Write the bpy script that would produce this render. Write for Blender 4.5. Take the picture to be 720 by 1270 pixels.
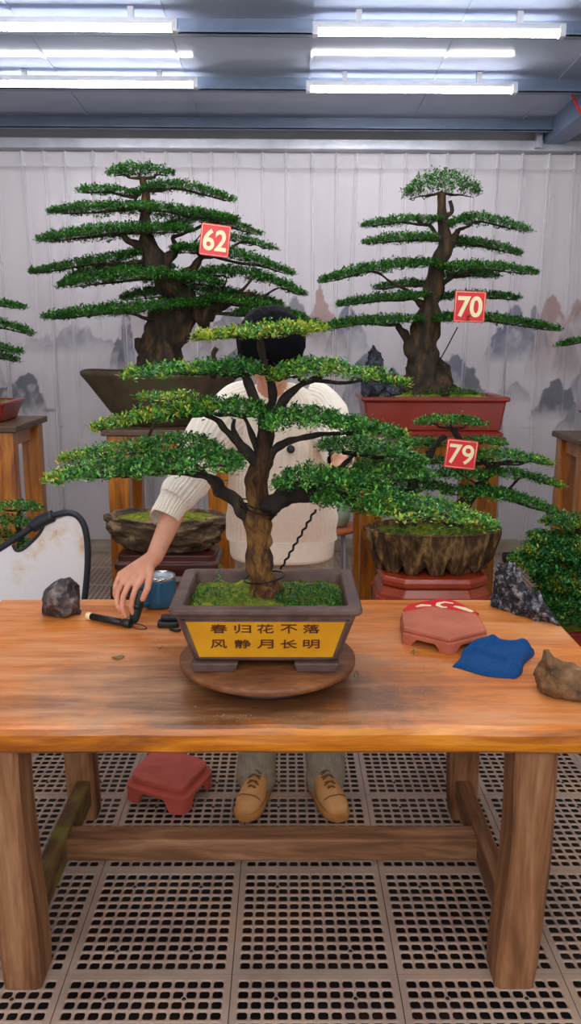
import bpy, math, random
import numpy as np
from mathutils import Vector, noise, Matrix
sc = bpy.context.scene
for o in list(bpy.data.objects): bpy.data.objects.remove(o)
COL = sc.collection
PI = math.pi
# ---------------------------------------------------------------- camera
F, TH, HC, YAW = 1020.0, math.radians(12), 1.7, math.radians(.45)
cam_d = bpy.data.cameras.new('camera'); cam = bpy.data.objects.new('camera', cam_d); COL.objects.link(cam)
cam_d.sensor_fit = 'HORIZONTAL'; cam_d.sensor_width = 36; cam_d.lens = F*36/720
cam.location = (0, 0, HC)
cam.rotation_euler = (Matrix.Rotation(-YAW, 3, 'Z') @ Matrix.Rotation(PI/2-TH, 3, 'X') @ Matrix.Rotation(math.radians(.25), 3, 'Z')).to_euler()
cam_d.clip_start = .05
sc.camera = cam
# ---------------------------------------------------------------- world, light, exposure
w = bpy.data.worlds.new('world'); sc.world = w; w.use_nodes = True
w.node_tree.nodes['Background'].inputs[0].default_value = (.96, .96, 1, 1)
w.node_tree.nodes['Background'].inputs[1].default_value = .5
TUBE_POWER = 22.0
ad = bpy.data.lights.new('fill_area', 'AREA'); ad.shape = 'RECTANGLE'; ad.size = 3.6; ad.size_y = 2.4; ad.energy = 62; ad.color = (1, .97, .93)
ao = bpy.data.objects.new('fill_area', ad); COL.objects.link(ao); ao.location = (0, -1.3, 3.2); ao.rotation_euler = (math.radians(42), 0, 0)  # unseen fill lamp added high behind the camera to brighten the front
sc.view_settings.view_transform = 'Standard'; sc.view_settings.look = 'None'
sc.view_settings.exposure = 0.85; sc.view_settings.gamma = 1.0; sc.view_settings.use_curve_mapping = False

# ---------------------------------------------------------------- helpers
def ray(px, py):
    a = (px-360)/F; b = -(py-635)/F; c, s = math.cos(TH), math.sin(TH)
    d = (a, c+b*s, -s+b*c); cy, sy = math.cos(-YAW), math.sin(-YAW)
    return (d[0]*cy-d[1]*sy, d[0]*sy+d[1]*cy, d[2])
def at(px, py, Y):
    d = ray(px, py); t = Y/d[1]; return Vector((d[0]*t, Y, HC+d[2]*t))
def atz(px, py, Z):
    d = ray(px, py); t = (Z-HC)/d[2]; return Vector((d[0]*t, d[1]*t, Z))
def ppm(Y, Z=1.2): return F/(Y*math.cos(TH)+(HC-Z)*math.sin(TH))

def empty(name, loc, label=None, cat=None, group=None):
    o = bpy.data.objects.new(name, None); COL.objects.link(o); o.location = loc; o.empty_display_size = .05
    if label: o['label'] = label
    if cat: o['category'] = cat
    if group: o['group'] = group
    return o
def tag(o, label=None, cat=None, group=None, kind=None):
    if label: o['label'] = label
    if cat: o['category'] = cat
    if group: o['group'] = group
    if kind: o['kind'] = kind
    return o
def link(name, me, parent=None):
    o = bpy.data.objects.new(name, me); COL.objects.link(o)
    if parent is not None:
        o.parent = parent
        p = parent; off = Vector((0, 0, 0))
        while p is not None:
            off += p.location; p = p.parent
        o.location = -off                       # meshes are written in world coordinates
    return o
class MB:
    def __init__(s): s.v = []; s.f = []; s.sm = []
    def add(s, vs, fs, smooth=False):
        n = len(s.v); s.v += [tuple(v) for v in vs]; s.f += [tuple(i+n for i in f) for f in fs]; s.sm += [smooth]*len(fs); return s
    def box(s, x0, x1, y0, y1, z0, z1):
        v = [(x, y, z) for z in (z0, z1) for y in (y0, y1) for x in (x0, x1)]
        return s.add(v, [(0, 2, 3, 1), (4, 5, 7, 6), (0, 1, 5, 4), (2, 6, 7, 3), (0, 4, 6, 2), (1, 3, 7, 5)])
    def loft(s, rings, closed=True, cap=True, smooth=True):
        n = len(rings[0]); v = [p for r in rings for p in r]; f = []
        for i in range(len(rings)-1):
            for j in range(n if closed else n-1):
                k = (j+1) % n
                f.append((i*n+j, i*n+k, (i+1)*n+k, (i+1)*n+j))
        s.add(v, f, smooth)
        if cap:
            b = len(s.v)-len(v)
            s.f.append(tuple(b+j for j in reversed(range(n)))); s.sm.append(False)
            s.f.append(tuple(b+(len(rings)-1)*n+j for j in range(n))); s.sm.append(False)
        return s
    def tube(s, pts, rad, seg=8, rough=0, sub=4, freq=12, ridge=0):
        pts = [Vector(p) for p in pts]
        if not hasattr(rad, '__len__'): rad = [rad]*len(pts)
        P, R = [], []
        for i in range(len(pts)-1):
            a = pts[max(i-1, 0)]; b = pts[i]; c = pts[i+1]; d = pts[min(i+2, len(pts)-1)]
            for k in range(sub):
                t = k/sub
                P.append(.5*((2*b)+(c-a)*t+(2*a-5*b+4*c-d)*t*t+(3*b-a-3*c+d)*t**3)); R.append(rad[i]*(1-t)+rad[i+1]*t)
        P.append(pts[-1]); R.append(rad[-1])
        rings = []; up = Vector((.13, .97, .2)).normalized()
        for i, p in enumerate(P):
            T = (P[min(i+1, len(P)-1)]-P[max(i-1, 0)])
            if T.length < 1e-7: T = Vector((0, 0, 1))
            T.normalize(); A = up-T*up.dot(T)
            if A.length < .05: A = Vector((1, 0, 0))-T*T.x
            A.normalize(); B = T.cross(A); up = A
            r = []
            for j in range(seg):
                a = 2*PI*j/seg; q = A*math.cos(a)+B*math.sin(a); rr = R[i]
                if rough: rr *= 1+rough*noise.noise((p+q*R[i])*freq)*2
                if ridge: rr *= 1+ridge*math.sin(a*5+i*.15+2*noise.noise(p*8))
                r.append(p+q*rr)
            rings.append(r)
        return s.loft(rings)
    def lathe(s, prof, c, seg=32, sx=1, sy=1, fn=None, cap=True):
        rings = []
        for (r, z) in prof:
            rg = []
            for j in range(seg):
                a = 2*PI*j/seg; rr, zz = r, z
                if fn: rr, zz = fn(r, z, a)
                rg.append((c[0]+rr*sx*math.cos(a), c[1]+rr*sy*math.sin(a), c[2]+zz))
            rings.append(rg)
        return s.loft(rings, cap=cap)
    def ball(s, c, r, seg=16, rows=10, fn=None):
        if not hasattr(r, '__len__'): r = (r, r, r)
        rings = []
        for i in range(rows+1):
            t = PI*(i+.02)/(rows+.04)-PI/2; rg = []
            for j in range(seg):
                a = 2*PI*j/seg; d = Vector((math.cos(t)*math.cos(a), math.cos(t)*math.sin(a), math.sin(t)))
                k = fn(d) if fn else 1
                rg.append((c[0]+d.x*r[0]*k, c[1]+d.y*r[1]*k, c[2]+d.z*r[2]*k))
            rings.append(rg)
        return s.loft(rings)
    def mesh(s, name, mat):
        me = bpy.data.meshes.new(name); me.from_pydata([tuple(v) for v in s.v], [], s.f)
        me.polygons.foreach_set('use_smooth', s.sm); me.materials.append(mat); me.update(); return me
    def build(s, name, mat, parent=None, bevel=0, seg=2):
        o = link(name, s.mesh(name, mat), parent)
        if bevel:
            m = o.modifiers.new('bevel', 'BEVEL'); m.width = bevel; m.segments = seg; m.limit_method = 'ANGLE'; m.angle_limit = .6
            m.harden_normals = False
        return o
def struct(o, name=None):
    o['kind'] = 'structure'; return o
def tcap(mb, p0, p1, r0, r1, seg=14):
    p0, p1 = Vector(p0), Vector(p1); T = (p1-p0).normalized()
    A = T.orthogonal().normalized(); B = T.cross(A); rings = []
    for k in range(5):
        a = PI/2*(1-k/4.0001)
        rings.append([p0-T*r0*math.sin(a)+(A*math.cos(2*PI*j/seg)+B*math.sin(2*PI*j/seg))*max(r0*math.cos(a), 1e-4) for j in range(seg)])
    for k in range(5):
        a = PI/2*k/4.0001
        rings.append([p1+T*r1*math.sin(a)+(A*math.cos(2*PI*j/seg)+B*math.sin(2*PI*j/seg))*max(r1*math.cos(a), 1e-4) for j in range(seg)])
    mb.loft(rings)

def bake(o):                                   # apply modifiers without operators
    dg = bpy.context.evaluated_depsgraph_get(); ev = o.evaluated_get(dg)
    me = bpy.data.meshes.new_from_object(ev); old = o.data; o.modifiers.clear(); o.data = me
    me.name = o.name; bpy.data.meshes.remove(old); return o
def remesh(o, vox, smooth=2):
    m = o.modifiers.new('r', 'REMESH'); m.mode = 'VOXEL'; m.voxel_size = vox; m.use_smooth_shade = True
    if smooth:
        m = o.modifiers.new('s', 'SMOOTH'); m.factor = .5; m.iterations = smooth
    return bake(o)
def text_mesh(name, body, size, mat, extrude=.001, offset=0.0, sx=1.0, shear=0):
    cu = bpy.data.curves.new(name, 'FONT'); cu.body = body; cu.size = size; cu.extrude = extrude; cu.offset = offset
    cu.align_x = 'CENTER'; cu.align_y = 'CENTER'; cu.shear = shear
    o = bpy.data.objects.new(name, cu); COL.objects.link(o)
    dg = bpy.context.evaluated_depsgraph_get(); dg.update()
    me = bpy.data.meshes.new_from_object(o.evaluated_get(dg)); bpy.data.objects.remove(o)
    co = np.array([v.co[:] for v in me.vertices])
    if len(co):
        c = (co.min(0)+co.max(0))/2; c[2] = 0; co -= c; co[:, 0] *= sx; me.vertices.foreach_set('co', co.ravel())
    me.materials.clear(); me.materials.append(mat); me.update(); return me, co

# ---------------------------------------------------------------- materials
def rgb(r, g, b):
    f = lambda c: ((c/255)/12.92 if c/255 <= .04045 else ((c/255+.055)/1.055)**2.4)
    return (f(r), f(g), f(b), 1)
def new_mat(name):
    m = bpy.data.materials.new(name); m.use_nodes = True; nt = m.node_tree; return m, nt, nt.nodes['Principled BSDF']
def N(nt, t, **kw):
    n = nt.nodes.new(t)
    for k, v in kw.items():
        if k in n.inputs: n.inputs[k].default_value = v
        else: setattr(n, k, v)
    return n
def coords(nt, scale=(1, 1, 1)):
    tc = N(nt, 'ShaderNodeTexCoord'); mp = N(nt, 'ShaderNodeMapping'); mp.inputs['Scale'].default_value = scale
    nt.links.new(tc.outputs['Object'], mp.inputs[0]); return mp.outputs[0]
def ramp(nt, fac, stops):
    r = N(nt, 'ShaderNodeValToRGB'); e = r.color_ramp.elements
    while len(e) < len(stops): e.new(.5)
    for k, (p, c) in enumerate(stops): e[k].position = p; e[k].color = c
    nt.links.new(fac, r.inputs[0]); return r.outputs[0]
def mix(nt, fac, a, b, mode='MIX'):
    m = N(nt, 'ShaderNodeMix', data_type='RGBA', blend_type=mode)
    for s_, v in ((0, fac), (6, a), (7, b)):
        if hasattr(v, 'is_linked') or hasattr(v, 'links'): nt.links.new(v, m.inputs[s_])
        else: m.inputs[s_].default_value = v
    return m.outputs[2]
def bumpn(nt, bs, h, st, dist=.01):
    b = N(nt, 'ShaderNodeBump', Strength=st, Distance=dist); nt.links.new(h, b.inputs['Height']); nt.links.new(b.outputs[0], bs.inputs['Normal'])
def noise_mat(name, c1, c2, scale=8, rough=.6, detail=6, stretch=(1, 1, 1), bump=.3, dist=.005, metal=0, coat=0, c3=None, spec=.5):
    m, nt, bs = new_mat(name); v = coords(nt, stretch)
    n = N(nt, 'ShaderNodeTexNoise', Scale=scale, Detail=detail, Roughness=.62); nt.links.new(v, n.inputs['Vector'])
    st = [(.32, c1), (.68, c2)] if c3 is None else [(.28, c1), (.5, c2), (.7, c3)]
    nt.links.new(ramp(nt, n.outputs[0], st), bs.inputs['Base Color'])
    bs.inputs['Roughness'].default_value = rough; bs.inputs['Metallic'].default_value = metal
    bs.inputs['Coat Weight'].default_value = coat; bs.inputs['Coat Roughness'].default_value = .15
    bs.inputs['Specular IOR Level'].default_value = spec
    if bump: bumpn(nt, bs, n.outputs[0], bump, dist)
    return m
def wood_mat(name, dark, mid, light, axis='X', rough=.45, coat=0., ring=5, extra=None, bump=.25):
    m, nt, bs = new_mat(name)
    st = {'X': (1.2, 11, 11), 'Z': (11, 11, 1.2), 'Y': (11, 1.2, 11)}[axis]
    v = coords(nt, st)
    n1 = N(nt, 'ShaderNodeTexNoise', Scale=1.6, Detail=8, Roughness=.62, Distortion=.8); nt.links.new(v, n1.inputs['Vector'])
    n2 = N(nt, 'ShaderNodeTexNoise', Scale=ring, Detail=10, Roughness=.7); nt.links.new(v, n2.inputs['Vector'])
    col = ramp(nt, n1.outputs[0], [(.3, dark), (.5, mid), (.68, light)])
    g = ramp(nt, n2.outputs[0], [(.35, (.62, .56, .5, 1)), (.6, (1, 1, 1, 1))])
    col = mix(nt, .75, col, g, 'MULTIPLY')
    if extra: col = extra(nt, bs, col)
    nt.links.new(col, bs.inputs['Base Color'])
    bs.inputs['Roughness'].default_value = rough; bs.inputs['Coat Weight'].default_value = coat; bs.inputs['Coat Roughness'].default_value = .18
    bumpn(nt, bs, n2.outputs[0], bump, .003); return m
def plain(name, c, rough=.5, metal=0, coat=0):
    return noise_mat(name, c, tuple(min(1, x*1.12) for x in c[:3])+(1,), scale=30, rough=rough, metal=metal, coat=coat, bump=.08, dist=.001)
def emis(name, c, s):
    m, nt, bs = new_mat(name); bs.inputs['Emission Color'].default_value = c; bs.inputs['Emission Strength'].default_value = s
    bs.inputs['Base Color'].default_value = (1, 1, 1, 1); return m
def leaf_mat(name, dark, mid, bright, young):
    m, nt, bs = new_mat(name)
    g = N(nt, 'ShaderNodeNewGeometry')
    col = ramp(nt, g.outputs['Random Per Island'], [(0, dark), (.45, mid), (1, bright)])
    a = N(nt, 'ShaderNodeAttribute', attribute_name='young')
    col = mix(nt, a.outputs['Fac'], col, ramp(nt, g.outputs['Random Per Island'], young))
    nt.links.new(col, bs.inputs['Base Color']); bs.inputs['Roughness'].default_value = .42
    bs.inputs['Specular IOR Level'].default_value = .45
    tr = N(nt, 'ShaderNodeBsdfTranslucent'); nt.links.new(col, tr.inputs[0]); ms = N(nt, 'ShaderNodeMixShader'); ms.inputs[0].default_value = .22
    nt.links.new(bs.outputs[0], ms.inputs[1]); nt.links.new(tr.outputs[0], ms.inputs[2])
    nt.links.new(ms.outputs[0], nt.nodes['Material Output'].inputs[0]); return m

YOUNG = [(0, rgb(120, 170, 36)), (.55, rgb(176, 200, 54)), (.86, rgb(214, 196, 60)), (1, rgb(214, 130, 44))]
YGREEN = [(0, rgb(90, 160, 40)), (.6, rgb(130, 185, 55)), (1, rgb(180, 200, 70))]
M = dict(
    leaf=leaf_mat('leaf_main', rgb(18, 62, 36), rgb(42, 120, 48), rgb(126, 192, 76), YOUNG),
    leaf_far=leaf_mat('leaf_far', rgb(16, 60, 26), rgb(40, 108, 38), rgb(98, 158, 56), YGREEN),
    leaf_shrub=leaf_mat('leaf_shrub', rgb(10, 58, 30), rgb(28, 98, 44), rgb(84, 150, 60), YOUNG),
    moss=noise_mat('moss', rgb(52, 62, 14), rgb(110, 124, 22), 40, .95, c3=rgb(156, 160, 40), bump=.9, dist=.01),
    bark=None,
    barkdark=noise_mat('bark_dark', rgb(14, 11, 10), rgb(40, 30, 24), 12, .85, stretch=(2, 2, .7), bump=1, dist=.01, c3=rgb(70, 54, 36)),
    barkfar=noise_mat('bark_far', rgb(16, 13, 10), rgb(50, 38, 26), 8, .85, stretch=(3, 3, .8), bump=1, dist=.012, c3=rgb(96, 70, 40)),
    clay=noise_mat('pot_brown', rgb(74, 52, 48), rgb(98, 72, 66), 14, .5, bump=.2, c3=rgb(118, 92, 84)),
    foot=noise_mat('pot_foot', rgb(82, 62, 58), rgb(112, 88, 82), 14, .6, bump=.2),
    yellow=noise_mat('panel_yellow', rgb(206, 140, 16), rgb(228, 164, 28), 6, .35, bump=.05, coat=.3),
    ink=plain('lettering_brown', rgb(84, 34, 18), .6),
    redpot=noise_mat('pot_red', rgb(122, 30, 20), rgb(146, 42, 28), 6, .35, bump=.08, coat=.25),
    greenpot=noise_mat('pot_mossy', rgb(44, 40, 28), rgb(84, 68, 52), 9, .7, bump=.6, c3=rgb(66, 84, 36)),
    rockpot=noise_mat('pot_rock', rgb(34, 24, 18), rgb(104, 82, 60), 20, .75, stretch=(.5, .5, 1.6), bump=1, dist=.03, c3=rgb(184, 154, 116), detail=9),
    rockpot2=noise_mat('pot_rock_ochre', rgb(26, 17, 9), rgb(96, 68, 38), 26, .7, stretch=(1, 1, .35), bump=1, dist=.03, c3=rgb(190, 152, 94), detail=9),
    terra=noise_mat('terracotta', rgb(180, 94, 70), rgb(204, 116, 86), 10, .7, bump=.1),
    terrared=noise_mat('terracotta_red', rgb(184, 80, 68), rgb(208, 98, 82), 10, .65, bump=.1),
    terradark=noise_mat('glazed_clay', rgb(146, 46, 20), rgb(176, 66, 28), 8, .35, bump=.1, coat=.4),
    rosewood=wood_mat('rosewood', rgb(50, 20, 16), rgb(86, 36, 30), rgb(122, 62, 52), 'X', .4, .3),
    blue=noise_mat('mug_blue', rgb(14, 94, 134), rgb(20, 106, 146), 20, .32, bump=.03, coat=.3),
    chrome=plain('chrome', rgb(200, 205, 210), .2, 1),
    black=plain('black_plastic', rgb(22, 24, 30), .4),
    rim=plain('rim_black', rgb(30, 34, 44), .5),
    dgreen=plain('dark_green_plastic', rgb(20, 44, 44), .45),
    cream=plain('cream_paint', rgb(246, 232, 186), .5),
    red=noise_mat('card_red', rgb(214, 14, 28), rgb(230, 24, 38), 5, .4, bump=.02, coat=.2),
    skin=noise_mat('skin', rgb(214, 148, 118), rgb(232, 172, 144), 14, .5, bump=.08, dist=.002),
    hair=noise_mat('hair_black', rgb(5, 6, 9), rgb(12, 13, 19), 40, .75, stretch=(3, 3, .4), bump=.3, spec=.08),
    knit=noise_mat('sweater_cream', rgb(240, 230, 214), rgb(248, 240, 226), 60, .9, bump=.5, dist=.002),
    cord=noise_mat('trousers_grey', rgb(150, 138, 120), rgb(176, 164, 144), 30, .9, bump=.3, dist=.002),
    shoe=noise_mat('shoe_tan', rgb(204, 146, 88), rgb(224, 168, 108), 14, .6, bump=.2, dist=.002),
    sole=noise_mat('sole_gum', rgb(174, 118, 62), rgb(194, 138, 76), 14, .7, bump=.1),
    lace=plain('lace_brown', rgb(120, 78, 40), .8),
    steel=noise_mat('painted_steel', rgb(98, 114, 140), rgb(120, 136, 160), 3, .5, bump=.05),
    galv=noise_mat('pale_aluminium', rgb(170, 174, 186), rgb(200, 202, 212), 5, .4, metal=.3, bump=.05),
    fixt=plain('fixture_white', rgb(205, 208, 215), .4),
    strap=plain('strap_red', rgb(190, 24, 36), .6),
    wire=plain('wire_black', rgb(20, 17, 16), .5, .4),
    vase=plain('celadon', rgb(168, 186, 160), .3),
    orange=noise_mat('orange_top', rgb(186, 96, 46), rgb(214, 124, 66), 8, .5, bump=.05),
    twig=plain('dry_leaf', rgb(132, 108, 72), .8),
    soil=noise_mat('soil', rgb(30, 24, 16), rgb(70, 56, 34), 50, .95, bump=1, c3=rgb(84, 92, 30)),
    rock_dark=noise_mat('rock_dark', rgb(22, 20, 26), rgb(60, 54, 58), 20, .5, bump=1, dist=.02, c3=rgb(150, 136, 134)),
    rock_brown=noise_mat('rock_brown', rgb(70, 54, 40), rgb(128, 94, 60), 16, .8, bump=1, dist=.02, detail=9, c3=rgb(166, 134, 106)),
    rock_grey=noise_mat('rock_scholar', rgb(10, 11, 16), rgb(38, 41, 52), 44, .5, bump=1, dist=.02, c3=rgb(186, 188, 198)),
    wetrock=noise_mat('rock_wet', rgb(16, 18, 24), rgb(44, 48, 60), 26, .4, bump=1, dist=.02, c3=rgb(96, 104, 120)),
    stand=wood_mat('stand_amber', rgb(122, 62, 10), rgb(184, 108, 24), rgb(214, 140, 44), 'Z', .35, .4),
    standtop=wood_mat('stand_top', rgb(66, 50, 38), rgb(98, 74, 52), rgb(128, 96, 66), 'X', .5, .1),
    legwood=wood_mat('leg_weathered', rgb(88, 52, 30), rgb(146, 98, 62), rgb(174, 130, 94), 'Z', .7, 0),
    railwood=wood_mat('rail_weathered', rgb(92, 58, 36), rgb(142, 98, 66), rgb(176, 132, 98), 'X', .7, 0),
)
def bark_main():
    m, nt, bs = new_mat('bark_brown'); n = N(nt, 'ShaderNodeTexNoise', Scale=11, Detail=9, Roughness=.7, Distortion=.6); nt.links.new(coords(nt, (3, 3, .8)), n.inputs['Vector'])
    low = ramp(nt, n.outputs[0], [(.34, rgb(26, 17, 12)), (.47, rgb(96, 58, 26)), (.62, rgb(166, 120, 50)), (.72, rgb(120, 104, 50))])
    hi = ramp(nt, n.outputs[0], [(.38, rgb(12, 9, 9)), (.55, rgb(48, 30, 22)), (.7, rgb(104, 66, 42))])
    sp = N(nt, 'ShaderNodeSeparateXYZ'); nt.links.new(coords(nt), sp.inputs[0]); a = N(nt, 'ShaderNodeMath', operation='MULTIPLY_ADD'); nt.links.new(n.outputs[0], a.inputs[0]); a.inputs[1].default_value = .35; nt.links.new(sp.outputs[2], a.inputs[2])
    mr = N(nt, 'ShaderNodeMapRange'); nt.links.new(a.outputs[0], mr.inputs[0]); mr.inputs[1].default_value = 1.34; mr.inputs[2].default_value = 1.62
    nt.links.new(mix(nt, mr.outputs[0], low, hi), bs.inputs['Base Color']); bs.inputs['Roughness'].default_value = .8; bumpn(nt, bs, n.outputs[0], 1, .02); return m
M['bark'] = bark_main()
def mossy(nt, bs, col):
    v = coords(nt, (1, 1, 1)); n = N(nt, 'ShaderNodeTexNoise', Scale=7, Detail=5); nt.links.new(v, n.inputs['Vector'])
    f = ramp(nt, n.outputs[0], [(.5, (0, 0, 0, 1)), (.64, (.75, .75, .75, 1))])
    return mix(nt, f, col, rgb(120, 116, 40))
M['mossyrail'] = wood_mat('rail_mossy', rgb(60, 40, 26), rgb(104, 74, 46), rgb(140, 104, 66), 'Y', .75, 0, extra=mossy)
def table_extra(nt, bs, col):
    tc = N(nt, 'ShaderNodeTexCoord'); L = nt.links.new
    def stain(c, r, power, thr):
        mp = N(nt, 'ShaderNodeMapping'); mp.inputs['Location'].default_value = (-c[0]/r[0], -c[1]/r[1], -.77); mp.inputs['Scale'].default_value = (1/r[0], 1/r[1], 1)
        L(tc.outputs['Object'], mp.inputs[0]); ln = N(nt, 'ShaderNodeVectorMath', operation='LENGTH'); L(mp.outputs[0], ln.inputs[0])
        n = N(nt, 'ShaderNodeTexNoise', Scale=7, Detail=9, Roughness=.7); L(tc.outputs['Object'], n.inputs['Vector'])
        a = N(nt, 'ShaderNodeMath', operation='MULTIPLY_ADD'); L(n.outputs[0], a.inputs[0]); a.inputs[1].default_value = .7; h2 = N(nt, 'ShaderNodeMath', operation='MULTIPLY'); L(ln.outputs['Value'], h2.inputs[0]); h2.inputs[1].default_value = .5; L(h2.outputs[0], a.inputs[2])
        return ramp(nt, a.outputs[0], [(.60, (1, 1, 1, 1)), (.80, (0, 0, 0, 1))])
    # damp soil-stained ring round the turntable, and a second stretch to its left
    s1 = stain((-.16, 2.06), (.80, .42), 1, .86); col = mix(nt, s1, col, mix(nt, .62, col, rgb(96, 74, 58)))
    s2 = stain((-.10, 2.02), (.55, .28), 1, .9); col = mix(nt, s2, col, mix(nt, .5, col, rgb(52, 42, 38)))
    # worn pale streaks
    v = coords(nt, (1.4, 9, 9)); n = N(nt, 'ShaderNodeTexNoise', Scale=1.1, Detail=7, Roughness=.65); L(v, n.inputs['Vector'])
    f = ramp(nt, n.outputs[0], [(.46, (0, 0, 0, 1)), (.66, (.6, .6, .6, 1))]); col = mix(nt, f, col, rgb(238, 178, 126))
    f2 = ramp(nt, n.outputs[0], [(.3, (.5, .5, .5, 1)), (.42, (0, 0, 0, 1))]); col = mix(nt, f2, col, rgb(150, 82, 34))
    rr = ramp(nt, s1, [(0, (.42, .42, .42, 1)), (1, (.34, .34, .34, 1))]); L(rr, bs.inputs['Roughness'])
    return col
M['tabletop'] = wood_mat('table_slab', rgb(202, 106, 22), rgb(226, 128, 38), rgb(238, 150, 62), 'X', .4, .25, extra=table_extra, bump=.12)
M['edge'] = wood_mat('table_edge', rgb(120, 62, 12), rgb(206, 118, 16), rgb(236, 156, 30), 'X', .35, .4)

# ---------------------------------------------------------------- the setting
WALL_Y, XL, XR, YB = 6.5, -3.4, 3.4, -1.6
def ceil_z(y): return 3.29-.055*(y-4.6)
# floor: drainage tiles with real through holes
def floor_mesh():
    P, nh = .45, 12; edge = .0165; pitch = (P-2*edge)/nh; half = pitch*.405; ch = half*.30; TZ = .0045
    V = []; Fc = []
    def q(*p): Fc.append(tuple(p))
    # one tile
    for i in range(nh):
        for j in range(nh):
            cx = edge+pitch*(i+.5); cy = edge+pitch*(j+.5); hp = pitch/2; b = len(V)
            outer = [(-hp, -hp), (-ch, -hp), (ch, -hp), (hp, -hp), (hp, -ch), (hp, ch), (hp, hp), (ch, hp), (-ch, hp), (-hp, hp), (-hp, ch), (-hp, -ch)]
            hh, cc = half, half-ch
            inner = [(-cc-ch*.3, -cc-ch*.3), (-cc, -hh), (cc, -hh), (cc+ch*.3, -cc-ch*.3), (hh, -cc), (hh, cc), (cc+ch*.3, cc+ch*.3), (cc, hh), (-cc, hh), (-cc-ch*.3, cc+ch*.3), (-hh, cc), (-hh, -cc)]
            V += [(cx+x, cy+y, 0) for x, y in outer]+[(cx+x, cy+y, 0) for x, y in inner]+[(cx+x*.93, cy+y*.93, -TZ) for x, y in inner]
            for k in range(12):
                m = (k+1) % 12; q(b+k, b+m, b+12+m, b+12+k); q(b+12+k, b+12+m, b+24+m, b+24+k)
    g = .0012
    def rect(x0, x1, y0, y1, z=0):
        b = len(V); V.extend([(x0, y0, z), (x1, y0, z), (x1, y1, z), (x0, y1, z)]); q(b, b+1, b+2, b+3)
    e = edge; E2 = P-edge
    for r in ((g, P-g, g, e), (g, P-g, E2, P-g), (g, e, e, E2), (E2, P-g, e, E2)): rect(*r)
    for (a, b_) in (((g, g), (P-g, g)), ((P-g, g), (P-g, P-g)), ((P-g, P-g), (g, P-g)), ((g, P-g), (g, g))):
        n = len(V); V.extend([(a[0], a[1], 0), (b_[0], b_[1], 0), (b_[0], b_[1], -.012), (a[0], a[1], -.012)]); q(n, n+1, n+2, n+3)
    for (i, j) in ((3, 2), (9, 2), (3, 10), (9, 10)):      # little screw bosses on the bar crossings
        cx = e+pitch*i; cy = e+pitch*j; n = len(V); r0 = .0095
        V.extend([(cx+r0*math.cos(PI*k/4), cy+r0*math.sin(PI*k/4), .0012) for k in range(8)]); q(*[n+k for k in range(8)])
        n = len(V); V.extend([(cx+.006*math.cos(PI*k/4), cy+.006*math.sin(PI*k/4), .0017) for k in range(8)]); q(*[n+k for k in range(8)])
    V = np.array(V); ox = -.1385; oy = 1.932
    nf = len(Fc); loops = np.array([i for f in Fc for i in f]); sizes = np.array([len(f) for f in Fc]); dark = np.zeros(nf, int)
    dark[[nf-7, nf-5, nf-3, nf-1]] = 1
    tiles = [(ox+P*i, oy+P*j) for i in range(-8, 8) for j in range(-3, 10)]
    nv = len(V); AV = np.concatenate([V+np.array((tx, ty, 0)) for tx, ty in tiles]); AL = np.concatenate([loops+k*nv for k in range(len(tiles))])
    AS = np.tile(sizes, len(tiles)); AD = np.tile(dark, len(tiles))
    me = bpy.data.meshes.new('floor'); me.vertices.add(len(AV)); me.vertices.foreach_set('co', AV.ravel())
    me.loops.add(len(AL)); me.loops.foreach_set('vertex_index', AL); me.polygons.add(len(AS))
    me.polygons.foreach_set('loop_start', np.concatenate([[0], np.cumsum(AS)[:-1]])); me.update(calc_edges=True)
    me.materials.append(noise_mat('floor_grating', rgb(140, 118, 104), rgb(170, 148, 134), 2.2, .6, c3=rgb(192, 160, 130), bump=.1, detail=9))
    me.materials.append(plain('floor_hole_dark', rgb(40, 34, 32), .9))
    me.polygons.foreach_set('material_index', AD); me.validate(); return me
fl = struct(link('floor', floor_mesh()))
mb = MB().box(XL, XR, YB, WALL_Y+.1, -.16, -.10)
gr = struct(mb.build('floor_1', noise_mat('ground_wet', rgb(20, 20, 24), rgb(36, 30, 28), 3, .5, c3=rgb(74, 46, 32), bump=.5, dist=.02)))
gr.name = 'floor_base'
# back wall
wall_m = noise_mat('wall_panel', rgb(212, 208, 204), rgb(226, 222, 218), 2, .7, bump=.05)
struct(MB().box(XL, XR, WALL_Y, WALL_Y+.08, -.10, 3.5).build('wall_back', wall_m))
struct(MB().box(XL-.06, XL, YB, WALL_Y+.08, -.10, 3.5).build('wall_left', wall_m)); struct(MB().box(XR, XR+.06, YB, WALL_Y+.08, -.10, 3.5).build('wall_right', wall_m))
struct(MB().box(XL, XR, WALL_Y-.06, WALL_Y-.001, -.10, .11).build('baseboard_back', noise_mat('kerb', rgb(160, 148, 124), rgb(184, 172, 148), 6, .8)))
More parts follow.
